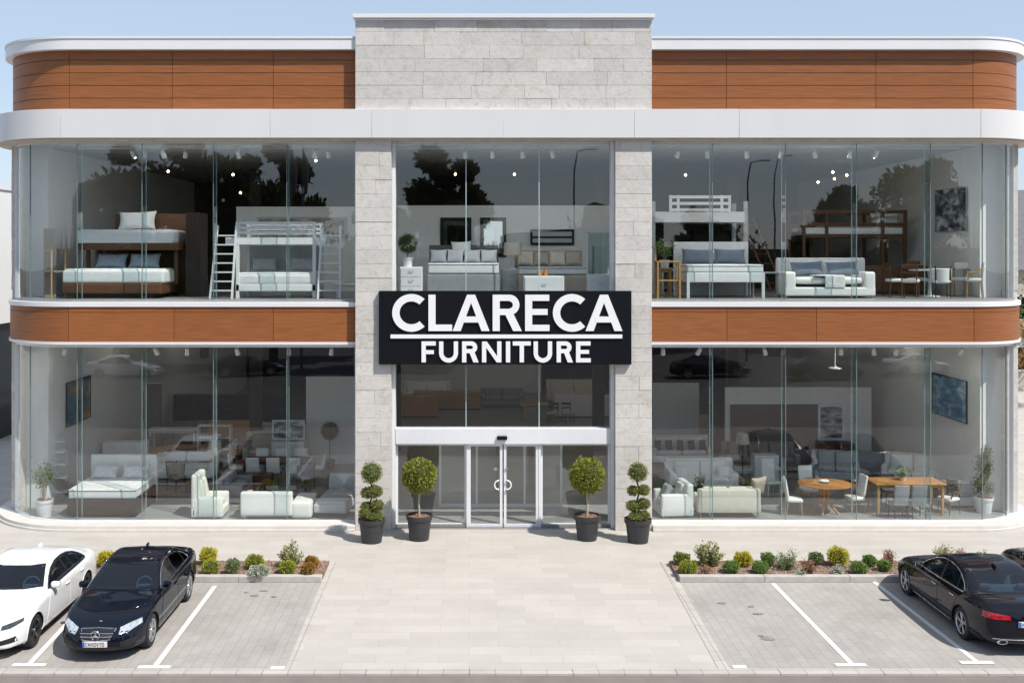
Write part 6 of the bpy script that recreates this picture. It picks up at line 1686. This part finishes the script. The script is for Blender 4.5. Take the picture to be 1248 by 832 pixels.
for k in range(7): u = .1 + .13 * k; b = MB(); b.tube([(-.45 + .9 * u - .2, .5 - .8 * u, 2.6 * (1 - u)), (-.45 + .9 * u + .2, .5 - .8 * u, 2.6 * (1 - u))], .02, 6); b.build('rung', M['w_walnut'], t)
sofa('white leather sofa with high backs and a grey throw, upper right window', X(1005, 1.6), 1.6, 1, 2.75, 1.05, 1.22, M['f_leather'], 0, 2, armh=.80, armw=.34, seat=.55, legmat=M['w_teak'])
for s, l in ((-1, 'left'), (1, 'right')): pillow('slate blue back cushion on the white leather sofa, %s one' % l, X(1005, 1.6) + s * .55, 1.62, UF + .66, 1.0, .42, M['f_blue'], 0, -.2)
th_ = MB(); th_.rbox((0, 0, .0), (.9, .75, .03), .012, .01); th_.rbox((.15, -.385, -.18), (.60, .03, .36), .012)
o = th_.build('throw', M['print'], None, smooth=60); o.location = (X(1010, 1.2), 1.45, UF + .68); tag(o, 'grey printed throw hanging over the seat edge of the white leather sofa', 'throw')
yb = 5.8; bxk = X(1042, yb)
t = thing('bunk_bed', 'dark framed bunk bed with cream bedding behind the white leather sofa', 'bunk bed', (bxk, yb + .9, UF))
wb = (X(1104, yb) - X(980, yb)) / 2
for s in (-1, -.55, .55, 1): b = MB(); b.box(s * wb - .05, s * wb + .05, -.9, -.8, 0, 2.85); b.box(s * wb - .05, s * wb + .05, .8, .9, 0, 2.85); b.build('post', M['w_walnut'], t)
for z, nm in ((1.95, 'upper_rail'), (2.35, 'upper_rail'), (.45, 'lower_rail'), (2.78, 'top_rail')): b = MB(); b.box(-wb, wb, -.92, -.86, z - .06, z + .06); b.box(-wb, wb, .86, .92, z - .06, z + .06); b.build(nm, M['w_walnut'], t)
for z in (.62, 2.12): b = MB(); b.rbox((0, 0, z), (wb * 2 - .12, 1.66, .26), .07, .02); b.build('mattress', M['linen'], t, smooth=60)
b = MB(); b.rbox((.2, -.2, 2.28), (wb * 1.3, 1.3, .10), .045, .03); b.build('quilt', M['f_cream'], t, smooth=60)
pillow('white pillow on the top deck of the dark framed bunk bed', X(1088, yb), yb + .7, UF + 2.28, 1.0, .5, M['linen'], 0, -.4, .2)
cabinet('walnut low sideboard behind the white sofa, upper right window', X(1075, 4.0), 4.2, 1, 3.0, .5, .95, M['w_walnut'], 1, 4, name='sideboard', cat='sideboard')
round_table('round white pedestal table of the dining set, upper right corner', X(1133, 2.3), 2.3, 1, .62, .85, M['w_white'], M['w_white'], 'pedestal')
t = thing('crockery', 'stacked white plates and cups on the round white pedestal table', 'crockery', (X(1133, 2.3), 2.3, UF + .85))
for k, (a, r_) in enumerate(((0, .13), (2.1, .12), (4.2, .13))):
    b = MB(); b.lathe([(0, .004), (r_ * .6, .0), (r_, .02), (r_ * .6, .012), (0, .01)], (.33 * math.cos(a), .33 * math.sin(a), 0), 20); b.build('plate', M['linen'], t, smooth=60)
    b = MB(); b.lathe([(0, 0), (.03, 0), (.035, .09), (.03, .09), (.026, .01)], (.18 * math.cos(a + .8), .18 * math.sin(a + .8), 0), 14); b.build('cup', M['tglass'], t, smooth=60)
FW = M['w_walnut']
chair('walnut slat-back chair at the left of the round white table', X(1092, 1.9), 2.0, 1, math.pi / 2, 'slat', M['f_white'], FW, 'chairs of the upper dining set', .52, 1.05)
chair('walnut slat-back chair behind the round white table', X(1118, 3.2), 3.2, 1, .1, 'slat', M['f_white'], FW, 'chairs of the upper dining set', .52, 1.1)
chair('walnut slat-back chair just right of the white sofa arm, back to the glass', X(1112, 1.15), 1.3, 1, 2.6, 'slat', M['f_white'], FW, 'chairs of the upper dining set', .52, 1.02)
chair('white tub chair in front of the round white pedestal table', X(1149, 1.25), 1.35, 1, math.pi - .2, 'tub', M['f_leather'], M['w_dark'], 'chairs of the upper dining set', .50, .98)
chair('wooden armchair with white seat, nearest to the curved upper right corner', X(1188, 1.35), 1.4, 1, -math.pi / 2 - .35, 'arm', M['f_leather'], M['w_oak'], 'chairs of the upper dining set', .55, 1.08)
chair('second wooden armchair with white seat, between the tub chair and the corner one', X(1172, 2.4), 2.5, 1, -.6, 'arm', M['f_leather'], M['w_oak'], 'chairs of the upper dining set', .55, 1.08)
picture('winter landscape canvas on the right inner wall of the upper floor', (15.77, 3.75, WZ(256, 3.75)), 2.3, 1.42, M['f_lgrey'], M['art_mono'], -math.pi / 2, .02)
partition('grey display partition at the back of the upper right window', X(1112, 8.0), X(1160, 8.0), 8.0, 1, 2.6)
shelf('dark shelving wall between the loft bed and the dark bunk at the back, upper right', X(945, 10), 10.0, 1, 2.6, .4, 2.4, 5, M['w_dark'], cols=3, back=M['w_dark'])

# ================================================================== lights
def spot(px, up, label, aim):
    y = 1.40; x = X(px, y); z = (5.22 if not up else zF0 - .16)
    t = thing('spotlight', label, 'spotlight', (x, y, z), aim, 'white ceiling spotlights')
    b = MB(); b.cyl((0, 0, 0), (0, 0, -.07), .018, n=8); b.rbox((0, 0, -.005), (.10, .05, .03), .01); b.build('stem', M['w_white'], t, smooth=50)
    b = MB(); p0 = Vector((0, -.06, -.06)); p1 = Vector((0, .07, -.25)); b.cyl(p0, p1, .055, .075, 16); b.build('head', M['w_white'], t, smooth=50)
    b = MB(); dd = (p1 - p0).normalized(); b.cyl(p1 + dd * .001, p1 + dd * .006, .06, n=16); b.build('lens', M['spot_up'] if up else M['spot_low'], t)
for nm, up, ps in (('upper left window', 1, (162, 199, 226, 290, 384, 400)), ('central upper window', 1, (567, 600, 637, 673)), ('upper right window', 1, (826, 862, 910, 952, 993, 1036, 1068)),
                   ('lower left window', 0, (79, 190, 228, 289, 352, 404)), ('lower right window', 0, (808, 852, 932, 1025, 1065, 1093, 1171))):
    for k, p in enumerate(ps): spot(p, up, 'white ceiling spotlight in the %s, %s from the left' % (nm, ORD[k]), rng.uniform(-.7, .7))
def bulb(px, py, y, label):
    x = X(px, y); z = WZ(py, y); ceil = zF0 - .02
    t = thing('pendant_bulb', label, 'pendant lamp', (x, y, z), 0, 'warm pendant bulbs')
    b = MB(); b.cyl((0, 0, .06), (0, 0, ceil - z - .001), .006, n=6); b.build('cord', M['black'], t)
    b = MB(); b.cyl((0, 0, .04), (0, 0, .12), .03, n=10); b.build('socket', M['w_teak'], t)
    b = MB(); b.ball((0, 0, 0), .042, 12, 8); b.build('bulb', M['bulb'], t, smooth=60)
for a in ((205, 209, 7, 'glowing pendant bulb above the walnut show bed'), (284, 213, 7, 'glowing pendant bulb left of the white bunk bed'), (293, 235, 10, 'faint far pendant bulb over the white bunk bed'), (385, 196, 5, 'glowing pendant bulb near the left stone pier'),
          (555, 212.5, 7, 'glowing pendant bulb on the left of the central upper window'), (627, 212.5, 7, 'glowing pendant bulb in the middle of the central upper window'),
          (835.5, 213.5, 7, 'glowing pendant bulb above the tall white loft bed'), (997, 222, 9, 'glowing pendant bulb, the lowest left of the cluster above the white sofa'), (1015, 210, 6, 'glowing pendant bulb, the highest of the cluster above the white sofa'), (1017, 218, 7.5, 'glowing pendant bulb in the middle of the cluster above the white sofa'), (1032, 213.5, 7.8, 'glowing pendant bulb, the right one of the cluster above the white sofa')): bulb(*a)
t = thing('pendant_lamp', 'white disc pendant lamp hanging in the lower right window', 'pendant lamp', (X(1018, 2.0), 2.0, WZ(448, 2.0)))
b = MB(); b.cyl((0, 0, .02), (0, 0, 5.36 - WZ(448, 2.0) - .001), .01, n=6); b.build('cord', M['w_white'], t); b = MB(); b.lathe([(0, .03), (.05, .03), (.20, .0), (.20, -.02), (0, -.02)], n=24); b.build('shade', M['w_white'], t, smooth=40)
LD = M['leaf_dark']
tp = [(-14.5, -47, 15.5, 4.6, 'broad dark tree across the road, mirrored in the upper left window'),
      (-20.5, -50, 17, 5.2, 'tallest dark tree across the road, mirrored near the left end of the upper glazing'),
      (-26.5, -48, 15, 4.6, 'dark tree across the road at the far left of the row'),
      (-1.6, -46, 14.6, 3.4, 'lone round tree across the road, mirrored above the entrance'),
      (-6.5, -52, 12, 3.0, 'smaller dark tree across the road left of the lone round tree'),
      (19.5, -60, 10.8, 3.4, 'low bushy tree across the road mirrored in the upper right window'),
      (30.5, -58, 13.0, 4.2, 'spreading tree across the road mirrored near the right end of the upper glazing'),
      (37.5, -55, 15, 4.6, 'dark tree across the road at the far right of the row')]
for a in tp: tree(*a[:4], a[4], LD, 11000, .60)
m = MB()
hz = thing('far_woodland', 'low dark belt of woodland on the skyline across the road', 'woodland', (0, -92, 0)); hz['kind'] = 'stuff'
for k in range(90):
    x = -100 + 200 * k / 89; q = 4.9 + 1.5 * math.sin(k * .9) + rng.uniform(-.6, .8)
    leaves(m, (x, rng.uniform(-3, 3), q * .8 + 1.2), (2.6, 2.6, q), 330, .85, .3, .2)
m.build('foliage', LD, hz)
m = MB(); m.box(-100, 100, 2.9, 3.3, 0, 8.4); m.build('dark_undergrowth', M['core'], hz)
hall = thing('dark_hall', 'dark low hall with a sloping roof across the road, mirrored over the entrance', 'building', (12.5, -66, 0))
m = MB(); m.prism([(-9, 0), (5.0, 0), (5.0, 11.0), (-1.0, 12.6), (-1.0, 10.3), (-9, 9.7)], -10, 0); m.build('wall', pmat('dark_render', (.035, .037, .042), .8), hall, fix=True)
m = MB()
for k in range(6): m.box(-8.2 + 2.1 * k, -6.9 + 2.1 * k, .002, .04, 4.6, 7.4)
m.build('window_band', M['frit'], hall)
def lamp(x, y, h, label):
    t = thing('street_lamp', label, 'street lamp', (x, y, 0), 0, 'street lamps across the road')
    m = MB(); m.tube([(0, 0, 0), (0, 0, h * .55), (.02, 0, h * .9), (.3, 0, h), (1.1, 0, h + .15)], [.10, .08, .06, .05, .045], 10); m.build('pole', M['rim_dark'], t, smooth=60)
    m = MB(); m.rbox((1.3, 0, h + .14), (.7, .25, .10), .04); m.build('lamp_head', M['rim_dark'], t, smooth=60)
lamp(7.4, -44, 15.2, 'bent street lamp across the road, mirrored above the shop sign')
lamp(20.1, -46, 14.6, 'street lamp across the road, mirrored left in the upper right window')
lamp(25.5, -58, 16.0, 'street lamp across the road, mirrored centrally in the upper right window')
for x, l in ((-12.2, 'plain flagpole across the road, left of its pair'), (-11.4, 'plain flagpole across the road, right of its pair')):
    t = thing('flagpole', l, 'flagpole', (x, -42, 0), 0, 'flagpoles across the road')
    m = MB(); m.cyl((0, 0, 0), (0, 0, 15.6), .09, .05, 10); m.build('pole', M['rim_dark'], t, smooth=60)
    m = MB(); m.tube([(.05, 0, 15.2), (.25, .03, 13.5), (.2, -.03, 12.0)], [.03, .22, .10], 8); m.build('furled_flag', M['f_dkgrey'], t, smooth=60)
for i, (src, x, y, rz, l) in enumerate((
        (nc, 22.5, -36.0, 1.5, 'dark car across the road, mirrored in the right ground floor window'), (bc, 15.6, -37.5, 1.7, 'black car across the road left of the other dark one'),
        (bc, -14.6, -38.0, 1.35, 'black car parked across the road, mirrored in the left ground floor window'), (wc_, 29.5, -38.0, 1.6, 'white car parked across the road behind the dark ones'),
        (wc_, -22.5, -37.5, 1.5, 'white car across the road at the far left'), (nc, -3.5, -40, 1.6, 'dark car across the road opposite the entrance'))):
    c = copy_tree(src); c.location = (x, y, -.03); c.rotation_euler = (0, 0, rz); c['label'] = l; c['group'] = 'cars parked across the road'
# low trees beside the store on the right
t = tree(29.6, 24, 4.6, 1.9, 'small reddish tree beside the right flank of the store', M['leaf_rust'], 1500, .22, 'small trees beside the store')
t = tree(33.5, 30, 7.0, 2.4, 'dark green tree behind the reddish one at the right edge', M['leaf_grn'], 1500, .26, 'small trees beside the store')
fn = thing('garden_fence', 'low pale fence at the right edge beside the store', 'fence', (31, 16, 0))
m = MB(); m.box(-3, 12, 0, .12, 0, 1.1); m.build('boards', M['plaster'], fn)
for k in range(6): m = MB(); m.box(-3 + 3 * k - .08, -3 + 3 * k + .08, -.05, .17, 0, 1.25); m.build('post', M['kerb'], fn)
# ------------------------------------------------------------------ sky, sun, camera
EL, AZ = 53.0, 50.0
w = bpy.data.worlds.new('World'); SC.world = w; w.use_nodes = True
nt = w.node_tree; nt.nodes.clear()
sk = nt.nodes.new('ShaderNodeTexSky'); sk.sky_type = 'NISHITA'; sk.sun_disc = False
sk.sun_elevation = R(EL); sk.sun_rotation = R(180 - AZ); sk.altitude = 100; sk.air_density = 1.0; sk.dust_density = 0.4; sk.ozone_density = 1.5
bg = nt.nodes.new('ShaderNodeBackground'); bg.inputs[1].default_value = 0.118
wo = nt.nodes.new('ShaderNodeOutputWorld')
hs_ = nt.nodes.new('ShaderNodeHueSaturation'); hs_.inputs['Saturation'].default_value = 0.85; nt.links.new(sk.outputs[0], hs_.inputs['Color']); mxs = nt.nodes.new('ShaderNodeMixRGB'); mxs.inputs[0].default_value = 0.6; mxs.inputs[2].default_value = (3.9, 4.75, 6.05, 1)
nt.links.new(hs_.outputs[0], mxs.inputs[1]); nt.links.new(mxs.outputs[0], bg.inputs[0]); nt.links.new(bg.outputs[0], wo.inputs[0])
sl = bpy.data.lights.new('sun', 'SUN'); sl.energy = 4.4; sl.angle = R(0.53); sl.color = (1.0, 0.945, 0.87)
so_ = bpy.data.objects.new('sun', sl); COL.objects.link(so_)
dv = Vector((math.sin(R(AZ)) * math.cos(R(EL)), -math.cos(R(AZ)) * math.cos(R(EL)), math.sin(R(EL))))
so_.rotation_euler = dv.to_track_quat('Z', 'Y').to_euler(); so_.location = dv * 60
cam = bpy.data.cameras.new('camera'); co = bpy.data.objects.new('camera', cam); COL.objects.link(co)
co.location = (0, CAMY, EYE); co.rotation_euler = (R(90), 0, 0)
cam.sensor_width = 36; cam.lens = 36 * FPX / 1248
cam.shift_x = (624 - PX0) / 1248; cam.shift_y = (PY0 - 416) / 1248
cam.clip_end = 2000; cam.clip_start = .1
SC.camera = co
SC.view_settings.view_transform = 'Standard'; SC.view_settings.look = 'None'
SC.view_settings.exposure = 0.30; SC.view_settings.gamma = 1.0
cy = SC.cycles
cy.max_bounces = 7; cy.diffuse_bounces = 4; cy.glossy_bounces = 4; cy.transparent_max_bounces = 20; cy.transmission_bounces = 4
cy.caustics_reflective = False; cy.caustics_refractive = False
cy.use_denoising = True
